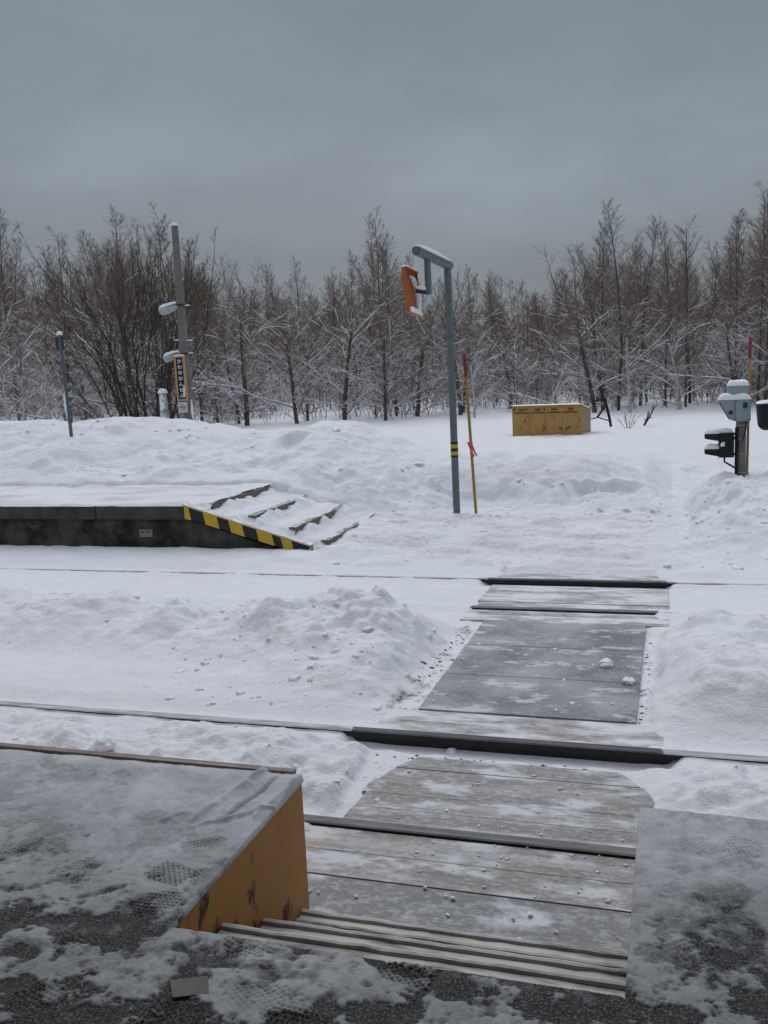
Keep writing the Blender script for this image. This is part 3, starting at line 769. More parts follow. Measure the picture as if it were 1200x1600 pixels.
def lamp(c0, tip, w, glassside):
    "hooded floodlight from bracket c0 outward to tip"
    d = (tip-c0); a = d.normalized(); side = Vector((0, 1, 0)); up = a.cross(side).normalized()
    if up.z < 0: up = -up
    R_ = Matrix((a, side, up)).transposed().to_4x4(); R_.translation = c0
    ln = d.length
    q = MB()
    n = 9; rings = []
    for i in range(n):
        t = i/(n-1)
        r = w*(.35+.65*math.sin(min(1, t*1.25)*PI/2))
        rings.append((ln*(.12+.88*t), r))
    vs = []; k_ = 14
    for (x, r) in rings:
        for k in range(k_):
            an = 2*PI*k/k_; vs.append(R_ @ Vector((x, r*math.cos(an), r*.62*math.sin(an))))
    fs = [(i*k_+k, i*k_+(k+1) % k_, (i+1)*k_+(k+1) % k_, (i+1)*k_+k) for i in range(n-1) for k in range(k_)]
    fs.append(tuple(range(k_))[::-1])
    q.add(vs, fs)
    q.tube([R_ @ Vector((0-.05, 0, 0)), R_ @ Vector((ln*.2, 0, 0))], .018, 8)
    o = q.build('lamp', M['lampshell'], lp)
    q = MB(); x, r = rings[-1]
    q.add([R_ @ Vector((x-.012, r*.97*math.cos(2*PI*k/k_), r*.6*math.sin(2*PI*k/k_))) for k in range(k_)], [tuple(range(k_))]); q.build('lamp_glass', M['lampglass'], o)
    q = MB(); q.cap(ln*.2, ln*1.0, -w*.8, w*.8, w*.46, .05, 4, rot=R_); q.build('snow_cap', M['snow'], o)
    return o
lamp(rel(285, 476), rel(260, 486) + Vector((0, -.16, -.02)), .115, 0)
lamp(rel(285, 552), rel(261, 558) + Vector((0, -.05, -.04)), .10, 0)
# name board (faces the tracks)
TL, BR = rel(279, 556), rel(296.5, 626)
bw = .205; bh = TL.z-BR.z; bcx = (TL.x+BR.x)/2+.004; bcz = (TL.z+BR.z)/2; by = -.125
nb_ = thing('name_board', None, None); nb_.parent = lp; nb_.location = (bcx, by, bcz); nb_.rotation_euler = (0, math.radians(-.5), math.radians(12))
del_empty = nb_
q = MB()
q.box(-bw/2, bw/2, -.010, .018, -bh/2, -bh/2+.035, bev=.003); q.box(-bw/2, bw/2, -.010, .018, bh/2-.035, bh/2, bev=.003)
q.box(-bw/2, -bw/2+.034, -.0095, .0175, -bh/2+.035, bh/2-.035); q.box(bw/2-.046, bw/2, -.0095, .0175, -bh/2+.035, bh/2-.035)
q.build('sign_frame', M['frame_tan'], nb_, smooth=False)
q = MB(); q.box(-bw/2+.034, bw/2-.046, 0, .016, -bh/2+.035, bh/2-.035); q.build('sign_face', M['navy'], nb_, smooth=False)
txt = 'かわゆおんせん'
cu = bpy.data.curves.new('t', 'FONT'); cu.body = '\n'.join(txt); cu.size = .088; cu.space_line = (bh-.10)/7/.088; cu.align_x = 'CENTER'; cu.extrude = .001
cu.offset = .0008
to = bpy.data.objects.new('t', cu); COL.objects.link(to)
bpy.context.view_layer.update()
dg = bpy.context.evaluated_depsgraph_get()
tme = bpy.data.meshes.new_from_object(to.evaluated_get(dg))
bpy.data.objects.remove(to)
co = np.zeros(len(tme.vertices)*3, dtype=np.float32); tme.vertices.foreach_get('co', co); co = co.reshape(-1, 3)
if len(co):
    c = (co.max(0)+co.min(0))/2
    co2 = np.stack([(co[:, 0]-c[0])*1.0-.006, np.full(len(co), -.003)-co[:, 2], (co[:, 1]-c[1])], -1)
    tme.vertices.foreach_set('co', co2.ravel().astype(np.float32))
tme.materials.clear(); tme.materials.append(M['white']); tme.update()
tme.name = 'lettering'; link('lettering', tme, nb_)
q = MB()
for i, (x_, z_, rx, rz) in enumerate(((bw/2-.058, -.22, .028, .07), (bw/2-.066, -.29, .026, .05), (bw/2-.056, -.16, .018, .04))):
    q.tube([(x_, -.002, z_-rz), (x_-.004, -.006, z_-rz*.4), (x_+.002, -.007, z_+rz*.3), (x_, -.002, z_+rz)], [rx*.3, rx*.7, rx*.6, rx*.15], 8)
q.v = [(x, max(y, -.011), z) for x, y, z in q.v]
q.build('stuck_snow', M['snow'], nb_)
q = MB(); q.cap(-bw/2, bw/2, -.012, .02, bh/2-.002, .02, 6, n=10); q.build('snow_cap', M['snow'], nb_)
# notice
n0, n1 = rel(284, 628), rel(297, 644)
q = MB(); q.box(n0.x-.012, n1.x+.022, -.128, -.118, n1.z, n0.z, bev=.002); no_ = q.build('notice', M['paper'], lp)
q = MB(); rng = random.Random(2)
def strokes(z, x0, x1, h, mi):
    x = x0
    while x < x1:
        w = rng.uniform(.008, .016); q.box(x, x+w, -.1305, -.1275, z-h/2+rng.uniform(-.002, .002), z+h/2, mi); x += w+.005
zc = (n0.z+n1.z)/2; xc = (n0.x+n1.x)/2+.004
strokes(zc+.045, xc-.035, xc+.03, .012, 1); strokes(zc+.005, xc-.06, xc+.065, .028, 0); strokes(zc-.038, xc-.01, xc+.06, .02, 0)
q.build('notice_lettering', [M['inkred'], M['navy']], no_, smooth=False)
q = MB(); q.tube([(.085, -.03, BR.z+.02), (.092, -.045, BR.z-.2), (.10, -.03, BR.z-.36)], [.01, .028, .012], 8); q.build('stuck_snow', M['snow'], lp)

# stone post beside it
sp_ = at(258, 662, 15.2); z0 = gz(sp_.x, sp_.y)
h_ = at(258, 608, 15.2).z-z0
q = MB(); q.tube([(0, 0, -.3), (0, 0, h_*.3), (.005, 0, h_*.72), (0, 0, h_*.90), (0, 0, h_*.97), (0, 0, h_)], [.085, .08, .075, .068, .045, .012], 14)
o = q.build('stone_post', M['stump']); o.location = (sp_.x, sp_.y, z0); tag(o, 'short round topped stone post plastered with snow, left of the lamp pole', 'post')
q = MB(); q.cap(-.07, .07, -.07, .07, h_*.93, .075, 3); q.build('snow_cap', M['snow'], o)

# leaning thin post on the snow bank
y_ = 12.75
b_ = at(115, 716, y_); t_ = at(93, 523, y_)
zg = gz(b_.x, y_)
lpst = thing('thin_post', 'thin blue grey post standing alone in the snow bank behind the far platform', 'post', (b_.x, y_, zg))
d_ = t_-Vector((b_.x, y_, zg))
q = MB(); q.tube([-d_*.15, d_*.5, d_], [.027, .027, .027], 12); q.build('post_shaft', M['bluegrey'], lpst)
q = MB(); q.box(d_.x-.085, d_.x+.06, -.01, .012, d_.z-.24, d_.z-.03, bev=.004); q.build('bracket', M['darkmetal'], lpst)
q = MB(); q.cap(d_.x-.035, d_.x+.035, -.035, .035, d_.z, .05, 2); q.build('snow_cap', M['snow'], lpst)
q = MB(); q.tube([d_*.18+Vector((-.022, -.02, 0)), d_*.3+Vector((-.03, -.022, 0)), d_*.40+Vector((-.026, -.02, 0)), d_*.45+Vector((-.022, -.015, 0))], [.008, .022, .016, .005], 8); q.build('stuck_snow', M['snow'], lpst)

# ------------------------------------------------------------------ mirror pole
MY = 11.75; bs = at(714, 806, MY); mz = gz(bs.x, MY)
mp_ = thing('mirror_pole', 'tall galvanised pole whose arm holds an orange backed mirror, yellow bands near its foot', 'pole', (bs.x, MY, mz))
def mrel(v): return Vector((v.x-bs.x, v.y-MY, v.z-mz))
tp = mrel(at(699, 414, MY)); tp.x = tp.x
e_ = at(650, 391, 10.95); tip = mrel(e_)
q = MB(); q.tube([(0, 0, -.3), (tp.x*.5, tp.y*.5, tp.z*.5), (tp.x, tp.y, tp.z)], .046, 18); q.build('pole', M['galv'], mp_)
q = MB(); ad = (tip-tp).normalized(); q.tube([tp-ad*.06, tip], .058, 18); q.tube([tip-ad*.002, tip+ad*.012], .045, 18); arm = q.build('arm', M['galv'], mp_)
q = MB(); q.tube([tp-ad*.06+Vector((0, 0, .042)), tp+ad*.25+Vector((0, 0, .052)), tip+Vector((0, 0, .048))-ad*.25, tip+Vector((0, 0, .042))], [.030, .046, .050, .030], 12); q.build('snow_cap', M['snow'], arm)
hp = tp+(tip-tp)*.66
hb = mrel(at(667, 460, MY+hp.y)); hb.x = hp.x+.0
q = MB(); q.tube([hp, Vector((hp.x, hp.y, hb.z))], .040, 14); q.tube([hp-ad*.05, hp+ad*.05], .060, 16); q.build('hanger', M['galv'], mp_)
mc = mrel(at(643, 457, MY+hp.y-.03))
q = MB(); br0 = Vector((hp.x+.01, hp.y, hb.z+.02)); q.tube([br0, mc+Vector((.05, 0, .02))], .030, 10); br_ = q.build('bracket', M['darkmetal'], mp_)
q = MB(); q.tube([br0+Vector((.02, 0, .03)), br0*.5+mc*.5+Vector((.02, 0, .05)), mc+Vector((.06, 0, .05))], [.02, .035, .02], 10); q.build('snow_cap', M['snow'], br_)
# mirror: shallow orange tray seen from behind
H_, Wm, Dp = .56, .37, .05
ang = math.radians(81)
wdir = Vector((math.cos(ang), math.sin(ang), 0)); nrm = Vector((math.sin(ang), -math.cos(ang), 0))     # nrm: the back, towards the right and the viewer
tilt = math.radians(9)
up = Vector((0, 0, 1))*math.cos(tilt)-nrm*math.sin(tilt); wdir = (wdir-up*.13).normalized(); nr = wdir.cross(up).normalized(); up = nr.cross(wdir)

RM = Matrix((wdir, nr, up)).transposed().to_4x4(); RM.translation = mc
q = MB()
q.box(-Wm/2, Wm/2, -.012, .0, -H_/2, H_/2, rot=RM)
q.box(-Wm/2, Wm/2, .0005, Dp, H_/2-.014, H_/2, rot=RM); q.box(-Wm/2, Wm/2, .0005, Dp*.6, -H_/2, -H_/2+.014, rot=RM)
q.box(-Wm/2, -Wm/2+.014, .0005, Dp*.6, -H_/2+.0145, H_/2-.0145, rot=RM); q.box(Wm/2-.014, Wm/2, .0005, Dp*.6, -H_/2+.0145, H_/2-.0145, rot=RM)
mo = q.build('mirror_housing', M['orange_mirror'], mp_, smooth=False)
q = MB(); q.box(-Wm/2+.02, Wm/2-.02, -.020, -.013, -H_/2+.02, H_/2-.02, rot=RM); q.build('mirror_glass', M['mirror'], mo)
q = MB(); q.cap(-Wm/2, Wm/2, -.012, Dp, H_/2, .03, 5, rot=RM)
q.build('snow_cap', M['snow'], mo); q = MB()
q.cap(-Wm/2+.015, Wm/2-.015, .002, Dp*.8, -H_/2+.014, .07, 7, rot=RM); q.build('snow_cap', M['snow'], mo); q = MB()
q.tube([RM @ Vector((.12, .012, -.24)), RM @ Vector((.13, .022, -.05)), RM @ Vector((.10, .02, .08)), RM @ Vector((.02, .012, .15))], [.03, .038, .03, .006], 8)
q.build('stuck_snow', M['snow'], mo); q = MB()
q.tube([RM @ Vector((-.02, .012, .2)), RM @ Vector((.06, .02, .17)), RM @ Vector((.14, .012, .13))], [.008, .03, .02], 8)
q.build('stuck_snow', M['snow'], mo)
for k, (pa, pb_, mt) in enumerate(((690, 694, 'hazblack'), (694, 700, 'yellow'), (700, 705, 'hazblack'), (705, 711, 'yellow'), (711, 714, 'hazblack'))):
    za_ = mrel(at(710.5, pa, MY)).z; zb2 = mrel(at(710.5, pb_, MY)).z
    xx = tp.x*za_/tp.z
    q = MB(); q.tube([(xx, tp.y*za_/tp.z, zb2), (xx, tp.y*za_/tp.z, za_)], .0485, 18); q.build('band', M[mt], mp_)

# ------------------------------------------------------------------ snow marker poles
def marker(px, py, tx, ty, Y, r, redto, label, ribbon=None, dotpx=None):
    b = at(px, py, Y); z = gz(b.x, Y); t = at(tx, ty, Y)-Vector((b.x, Y, z))
    o = thing('snow_marker_pole', label, 'marker pole', (b.x, Y, z), group='yellow snow marker poles')
    f = redto
    q = MB(); q.tube([-t*.12, t*.5, t*f], r, 10); q.build('pole', M['poleyellow'], o)
    q = MB(); q.tube([t*f, t], [r*1.15, r*1.05], 10); q.build('red_tip', M['red'], o)
    return o, t, b, z
o, t, b, z = marker(744, 806, 725.5, 553, 11.85, .019, .86, 'yellow marker pole with red tip and pink ribbon, right of the mirror pole')
c = t*.44; q = MB()
rb = [c+Vector((-.02, -.025, .03)), c+Vector((.0, -.03, -.02)), c+Vector((.035, -.03, -.11)), c+Vector((.06, -.03, -.16))]
for s_ in (0, 1):
    w = [(.004, .012)[s_]]*4
    vs = []; 
    for p in rb:
        off = Vector((.016*(1 if s_ else -1), .006*s_, .01*s_)); vs += [p+off+Vector((-.012, 0, 0)), p+off+Vector((.012, 0, .006))]
    q.add(vs, [(2*i, 2*i+1, 2*i+3, 2*i+2) for i in range(3)])
q.tube([c+Vector((0, 0, .025)), c-Vector((0, 0, .02))], .025, 10)
q.build('ribbon', M['pink'], o)
SYY = 12.6
o, t, b, z = marker(1167, 746, 1172.5, 527, SYY+.12, .017, .85, 'yellow marker pole with red tip tied behind the crossing signal')
q = MB(); q.tube([t*.61+Vector((0, -.02, -.02)), t*.61+Vector((0, -.022, .02))], [.028, .028], 10); q.build('ribbon', M['pink'], o)

# ------------------------------------------------------------------ crossing signal on the right
sb_ = at(1157, 751, SYY); sz = gz(sb_.x, SYY)
sg = thing('crossing_signal', 'concrete post with grey bell boxes and a black two lamp signal, snow capped', 'signal', (sb_.x, SYY, sz))
def S(px, py, dy=0): v = at(px, py, SYY+dy); return Vector((v.x-sb_.x, v.y-SYY, v.z-sz))
tz = S(1158, 655).z
q = MB(); q.tube([(0, 0, -.3), (0, 0, tz)], .061, 16); q.build('post', M['concrete_pole'], sg)
q = MB(); q.tube([(-.052, -.045, -.25), (-.052, -.045, tz-.1)], .024, 8); q.build('conduit', M['black'], sg)
for py in (664, 686, 709, 738):
    zz = S(1157, py).z; q = MB(); q.tube([(0, 0, zz-.006), (0, 0, zz+.006)], .066, 16); q.box(.05, .10, -.01, .01, zz-.008, zz+.008); q.build('clamp', M['greybox'], sg)
a, b = S(1146, 657.5), S(1172.5, 622)
q = MB(); q.box(a.x, b.x, -.11, .11, a.z, b.z, bev=.006); bx = q.build('control_box', M['greybox'], sg)
wv = S(1159, 627); q = MB(); w0, w1 = S(1160, 636.5), S(1167, 628); q.box(w0.x, w1.x, -.118, -.111, w0.z, w1.z); q.build('label_window', M['darkmetal'], bx)
# horn: opens to the left
m0, m1 = S(1123, 629), S(1140, 656); 
q = MB()
n = [(b.x-.0-.225, 0)]
ho = [(a.x-.001, a.z+.005), (a.x-.001, b.z-.005), (m0.x, b.z-.02), (m0.x+.02, b.z-.055), (m1.x, a.z+.02)]
q.prism(ho, 'y', -.10, .10); hn = q.build('horn_hood', M['greybox'], sg, smooth=False)
q = MB(); hx = Vector((m0.x+.055, 0, 0)); q.prism([(m0.x+.005, b.z-.06), (m0.x+.012, b.z-.055), (m1.x-.006, a.z+.028), (m1.x-.013, a.z+.024)], 'y', -.085, .085); q.build('horn_mouth', M['black'], hn, smooth=False)
k0 = S(1141, 644); q = MB(); q.tube([(k0.x, -.099, k0.z), (k0.x, -.108, k0.z)], .028, 12); q.build('horn_port', M['darkmetal'], hn)
q = MB(); q.cap(m0.x-.01, b.x+.01, -.12, .12, b.z-.006, .07, 9, n=18, lump=.5); q.build('snow_cap', M['snow'], bx)
a2, b2 = S(1137, 621), S(1170, 601)
q = MB(); q.box(a2.x, b2.x, -.05, .13, a2.z-.02, b2.z, bev=.006); tb = q.build('upper_box', M['greybox'], sg)
q = MB(); q.cap(a2.x-.005, b2.x+.005, -.06, .14, b2.z-.004, .065, 2, n=18, lump=.25); q.build('snow_cap', M['snow'], tb)
# black two lamp signal facing left
s0, s1 = S(1119, 714), S(1146.5, 675)
q = MB(); q.box(s0.x+.03, s1.x, -.12, .12, s0.z, s1.z, bev=.012)
q.box(s1.x-.01, -.02, -.02, .02, s1.z-.035, s1.z-.01); q.box(s1.x-.01, -.02, -.02, .02, s0.z+.02, s0.z+.045)
sgb = q.build('signal_head', M['black'], sg)
v0 = S(1101, 680)
for k, zc in enumerate((s1.z-.075, s1.z-.27)):
    q = MB()
    nn = 12; L_ = s0.x+.031-v0.x; r = .085
    vs = []
    for e, (xx, fr_) in enumerate(((s0.x+.031, 1.), (v0.x+.05*k*0, .62))):
        for i in range(nn+1):
            an = PI*(-.10)+PI*1.20*i/nn
            zz = r*math.sin(an); yy = r*math.cos(an)
            if e == 1: zz = r*.42+ (zz-r*.42)*.45 if zz < r*.42 else zz*.92
            vs.append((xx, yy, zc+zz))
    fs = [(i, i+1, nn+2+i, nn+1+i) for i in range(nn)]
    q.add(vs, fs); q.v += [(x+.0, y*.95, z-.006) for x, y, z in vs]; o2 = len(vs)
    q.f += [tuple(j+o2 for j in f[::-1]) for f in fs]; q.mi += [0]*len(fs)
    vo = q.build('visor', M['black'], sgb)
    q = MB(); q.tube([(s0.x+.024, 0, zc), (s0.x+.029, 0, zc)], .078, 16); q.build('lens', M['lens'], sgb)
    q = MB(); q.cap(v0.x+.0, s0.x+.05+(.16 if k == 0 else -.0), -.075, .075, zc+r*.80, .055, 4+k, n=14, lump=.5); q.build('snow_cap', M['snow'], vo)
q = MB(); q.tube([(s0.x+.05, -.125, s0.z+.15), (s0.x+.075, -.13, s0.z+.17), (s0.x+.09, -.125, s0.z+.20)], [.012, .03, .008], 8); q.build('stuck_snow', M['snow'], sgb)
p0, p1, p2 = S(1132, 715), S(1135, 722), S(1150, 732)
q = MB(); q.tube([(p0.x, 0, p0.z), (p0.x, 0, p1.z), (p1.x, 0, p1.z-.01), (p2.x, 0, p2.z)], .012, 8); q.build('bracket', M['black'], sg)

q = MB(); q.tube([(b.x-.05, -.06, a.z+.005), (b.x-.055, -.075, a.z-.10), (.03, -.07, a.z-.22), (-.03, -.07, a.z-.30), (s1.x+.0, -.06, s1.z-.06)], .009, 8); q.build('cable', M['black'], sg)
for xx, zz in ((a.x+.02, a.z+.02), (b.x-.02, a.z+.02), (a.x+.02, b.z-.03)):
    q = MB(); q.tube([(xx, -.110, zz), (xx, -.117, zz)], .009, 8); q.build('bolt', M['darkmetal'], bx)
q = MB(); q.box(a.x+.008, a.x+.014, -.1125, -.1102, a.z+.03, b.z-.04); q.build('door_seam', M['darkmetal'], bx)

# second black lamp housing, cut by the right edge
hv = at(1204, 650, 12.2); hz_ = gz(1.42, 12.2)
bl = thing('signal_lamp', 'rounded black signal housing at the right edge beside the crossing signal', 'signal', (1.42, 12.2, hz_))
l0 = at(1181, 672, 12.2); l1 = at(1181, 630, 12.2)
bm = bmesh.new(); bmesh.ops.create_cube(bm, size=1)
for v in bm.verts: v.co = Vector((l0.x-1.42+(v.co.x+.5)*.40+(.03 if v.co.z < 0 and v.co.x < 0 else 0), v.co.y*.3, l0.z-hz_+(v.co.z+.5)*(l1.z-l0.z)))
bmesh.ops.bevel(bm, geom=[e for e in bm.edges if min(v.co.z for v in e.verts) < l0.z-hz_+.01], offset=.07, segments=5, affect='EDGES', profile=.5)
q = MB(); q._bm(bm, 0); q.build('lamp_housing', M['black'], bl)
q = MB(); q.cap(l0.x-1.42, l0.x-1.42+.40, -.15, .15, l1.z-hz_, .03, 3); q.build('snow_cap', M['snow'], bl)
q = MB(); q.tube([(.05, 0, -.3), (.05, 0, l0.z-hz_+.05)], .05, 12); q.build('post', M['concrete_pole'], bl)

# ------------------------------------------------------------------ grit bin and bent frame in the field
BY = 20.0
b0 = at(801, 674, BY); 
bn = thing('grit_bin', 'rusty yellow steel bin with four doors and a sloping snowy lid in the field', 'bin', (b0.x, BY, 0), rotz=math.radians(-7.5))
fw = 1.475; zb0 = .35; zt0 = at(801, 636, BY).z; zt1 = zt0-.155; dpt = .95
q = MB()
q.box(.0, fw, .0, .02, zb0, zt0-.004); q.build('front_panel', M['bin'], bn)
q = MB()
for x_ in (-.002, fw-.018):
    q = MB(); q.prism([(.021, zb0), (dpt, zb0), (dpt, zt1-.003), (.021, zt0-.004)], 'x', x_, x_+.02)
    q.build('side_panel', M['binside'], bn, smooth=False)
q = MB(); q.box(.02, fw-.02, dpt-.02, dpt-.001, zb0, zt1-.006); q.build('back_panel', M['bin'], bn)
q = MB(); q.prism([(-.03, zt0), (dpt+.03, zt1), (dpt+.03, zt1+.022), (-.03, zt0+.022)], 'x', -.02, fw+.02); ld = q.build('lid', M['bin'], bn, smooth=False)
nx = 40; ny = 14; U, V = np.meshgrid(np.linspace(-.02, fw+.02, nx), np.linspace(-.035, dpt+.03, ny), indexing='ij')
edge_ = np.minimum(np.minimum(U+.02, fw+.02-U), np.minimum(V+.035, dpt+.03-V)); th = .035*np.sqrt(np.clip(edge_/.05, 0, 1))*(1+.3*fbm(U, V, 3, 3, 5))
zz = zt0+(zt1-zt0)*(V+.03)/(dpt+.06)+.021+th
link('snow_cap', np_mesh('snow_cap', np.stack([U, V, zz], -1).reshape(-1, 3), grid_faces(nx, ny), [M['snow']]), ld)
dw = (fw-.06)/4
for i in range(4):
    x0 = .03+i*dw
    q = MB(); q.box(x0+.012, x0+dw-.012, -.012, -.0005, zb0, zt0-.145, bev=.003); dr = q.build('door', M['bin'], bn)
    q = MB(); q.box(x0+dw*.35, x0+dw*.68, -.03, -.001, zt0-.085, zt0-.06, bev=.003); q.build('handle', m_plain('rust', (.10, .035, .02)) if i == 0 else bpy.data.materials['rust'], bn)
    q = MB(); q.box(x0+.02, x0+dw-.02, -.018, -.001, zt0-.142, zt0-.128); q.build('rust_strip', bpy.data.materials['rust'], bn)

fy = 20.6
P = {k: at(a, b, fy) for k, (a, b) in dict(a=(927, 627), b=(945, 623), c=(953, 656), d=(934, 648), e=(947, 632), g=(958, 628)).items()}
z0 = gz(P['c'].x, fy); org = Vector((P['c'].x, fy, z0))
bf = thing('bent_frame', 'bent black metal frame sticking out of the snow right of the yellow bin', 'frame', org)
q = MB(); q.tube([P['a']-org, P['b']-org], .022, 6); q.tube([P['d']-org-Vector((0, .1, .05)), P['e']-org, P['e']-org+Vector((.01, .02, .03))], .022, 6)
q.build('brace', M['black'], bf, smooth=False)
q = MB(); q.tube([P['b']-org, (P['c']-org)*1.0, (P['c']-org)+Vector((.02, 0, -.15))], .032, 6); q.build('upright', M['black'], bf, smooth=False)
q = MB(); q.tube([P['d']-org-Vector((0, .1, .05)), P['c']-org-Vector((0, .05, .02))], .014, 6); q.tube([P['d']-org-Vector((.15, -.2, .1)), P['d']-org-Vector((0, .1, .05))], .014, 6); q.build('foot_bar', M['black'], bf, smooth=False)


# ------------------------------------------------------------------ trees
class Tree:
    def __init__(s, seed): s.r = random.Random(seed); s.p = []      # (points, radii, level)
    def branch(s, p, d, L_, r0, r1, n, level, wob=.12, lift=0., droop=0.):
        r = s.r; pts = [Vector(p)]; d = Vector(d).normalized(); p = Vector(p)
        for i in range(n):
            t = (i+1)/n
            d = (d+Vector((r.gauss(0, wob), r.gauss(0, wob), r.gauss(0, wob*.7)+lift-droop*t))).normalized()
            p = p+d*(L_/n); pts.append(p.copy())
        s.p.append((pts, [r0+(r1-r0)*i/n for i in range(n+1)], level))
        return pts
    def along(s, pts, t):
        x = t*(len(pts)-1); i = min(int(x), len(pts)-2); f = x-i
        return pts[i].lerp(pts[i+1], f), (pts[i+1]-pts[i]).normalized()
    def side(s, d, ang, az=None, flat=0.):
        r = s.r
        a = d.cross(Vector((0, 0, 1)))
        if a.length < .1: a = Vector((1, 0, 0))
        a.normalize(); b = d.cross(a).normalized()
        az = r.uniform(0, 2*PI) if az is None else az
        sd_ = a*math.cos(az)+b*math.sin(az)*(1-flat)
        return (d*math.cos(ang)+sd_.normalized()*math.sin(ang)).normalized()
    def ramify(s, pts, r0, L_, ns, nt_, tw, lift=.02, tr=.0032, flat=.6, twl=.5, ang=(.5, .95)):
        "side shoots and twigs of a limb"
        r = s.r
        for i in range(ns):
            t = .12+.88*(i+r.random()*.8)/ns; t = min(t, 1)
            p, d = s.along(pts, t)
            az = (0 if i % 2 else PI)+r.gauss(0, .7)
            l2 = L_*(.62-.34*t)*r.uniform(.5, 1.3)
            q = s.branch(p, s.side(d, r.uniform(*ang), az, flat), l2, min(r0*.6, .007)+.001, tr, 4, 2, .19, lift*.5)
            for j in range(nt_):
                tt = .12+.88*(j+r.random())/nt_; pp, dd = s.along(q, min(1, tt))
                s.branch(pp, s.side(dd, r.uniform(.3, .85), None, flat*.4), l2*twl*r.uniform(.4, 1.2), tr*.95, tr*.6, 3, 3, .22, lift*.3)
        p, d = pts[-1], (pts[-1]-pts[-2]).normalized()
        for j in range(nt_):
            s.branch(p.lerp(pts[-2], r.random()*.8), s.side(d, r.uniform(.1, .55)), L_*.26*r.uniform(.5, 1.3), tr, tr*.6, 3, 3, .15, lift)

def spread_tree(seed, H, dens=1., tr=.0032):
    t = Tree(seed); r = t.r
    tk = t.branch((0, 0, -.3), (r.gauss(0, .04), r.gauss(0, .04), 1), H*r.uniform(.5, .66), .085*H/6, .042*H/6, 7, 0, .035)
    tips = []
    for i in range(r.choice((3, 4))):
        d = t.side((tk[-1]-tk[-2]).normalized(), r.uniform(.10, .50))
        tips.append(t.branch(tk[-1].lerp(tk[-2], r.random()), d, H*.42*r.uniform(.75, 1.1), .034*H/6, .004, 9, 1, .12, .03))
    for tp_ in tips: t.ramify(tp_, .014, H*.28, int(13*dens), int(8*dens), 3, .06, tr, 0, ang=(.45, .95))
    nl = int(18*dens)
    for i in range(nl):
        h = .12+.86*(i+r.random()*.7)/nl
        p, d = t.along(tk, h)
        ang = r.uniform(.95, 1.5)-.55*h
        L_ = H*(.50-.16*h)*r.uniform(.5, 1.25)
        pts = t.branch(p, t.side(Vector((0, 0, 1)), ang, i*2.4+r.gauss(0, .4)), L_, (.027-.009*h)*H/6*r.uniform(.6, 1.25), .004, 9, 1, .13, .05*r.uniform(-.3, 1.8), .02)
        t.ramify(pts, .011, L_*.75, int(11*dens), int(7*dens), 3, .02, tr, ang=(.4, .9))
    return t
def upright_tree(seed, H, dens=1., tr=.0032):
    t = Tree(seed); r = t.r
    tk = t.branch((0, 0, -.3), (r.gauss(0, .03), r.gauss(0, .03), 1), H+.3, .062*H/7, .005, 14, 0, .03)
    nl = int(40*dens)
    for i in range(nl):
        h = .12+.87*(i+r.random()*.7)/nl
        p, d = t.along(tk, h)
        ang = r.uniform(.65, 1.2)-.35*h
        L_ = H*(.05+.27*(1-h)**.75)*r.uniform(.45, 1.35)
        pts = t.branch(p, t.side(Vector((0, 0, 1)), ang, i*2.4+r.gauss(0, .6)), L_, (.015-.010*h)*H/7+.002, .003, 6, 1, .11, .07)
        t.ramify(pts, .007, L_*.9, int(9*dens), int(6*dens), 3, .03, tr, .2, ang=(.5, 1.0))
    return t
def willow_shrub(seed, H, n=22, w=.62):
    t = Tree(seed); r = t.r
    for i in range(n):
        az = i*2.399; a = .04+w*math.sqrt((i+.5)/n)
        d = Vector((math.cos(az)*math.sin(a), math.sin(az)*math.sin(a)*.8, math.cos(a)))
        L_ = H*r.uniform(.72, 1.04)*(1-.12*(i/n))
        st_ = Vector((math.cos(az)*.3*r.random(), math.sin(az)*.3*r.random(), -.25))
        pts = t.branch(st_, d, L_, .027*r.uniform(.6, 1.3), .004, 14, 1, .10, .035)
        for k in range(6):
            p, dd = t.along(pts, .2+.65*r.random())
            q = t.branch(p, t.side(dd, r.uniform(.2, .5)), L_*.42*r.uniform(.4, 1.1), .009, .003, 6, 1, .08, .06)
            t.ramify(q, .005, L_*.15, 7, 5, 3, .05, .0032, 0, ang=(.4, .9))
        t.ramify(pts, .006, L_*.15, 12, 5, 3, .05, .0032, 0, ang=(.4, .9))
    return t
def sapling(seed, H):
    t = Tree(seed); r = t.r
    for k in range(r.choice((1, 2, 3))):
        tk = t.branch((r.gauss(0, .08), r.gauss(0, .08), -.2), (r.gauss(0, .12), r.gauss(0, .12), 1), H*r.uniform(.7, 1), .016, .003, 7, 0 if k == 0 else 1, .06)
        for i in range(14):
            p, d = t.along(tk, .1+.88*r.random())
            pts = t.branch(p, t.side(Vector((0, 0, 1)), r.uniform(.7, 1.3)), H*.36*r.uniform(.4, 1.1), .007, .003, 6, 1, .13, .05)
            t.ramify(pts, .005, H*.22, 7, 4, 3, .02, .003)
    return t

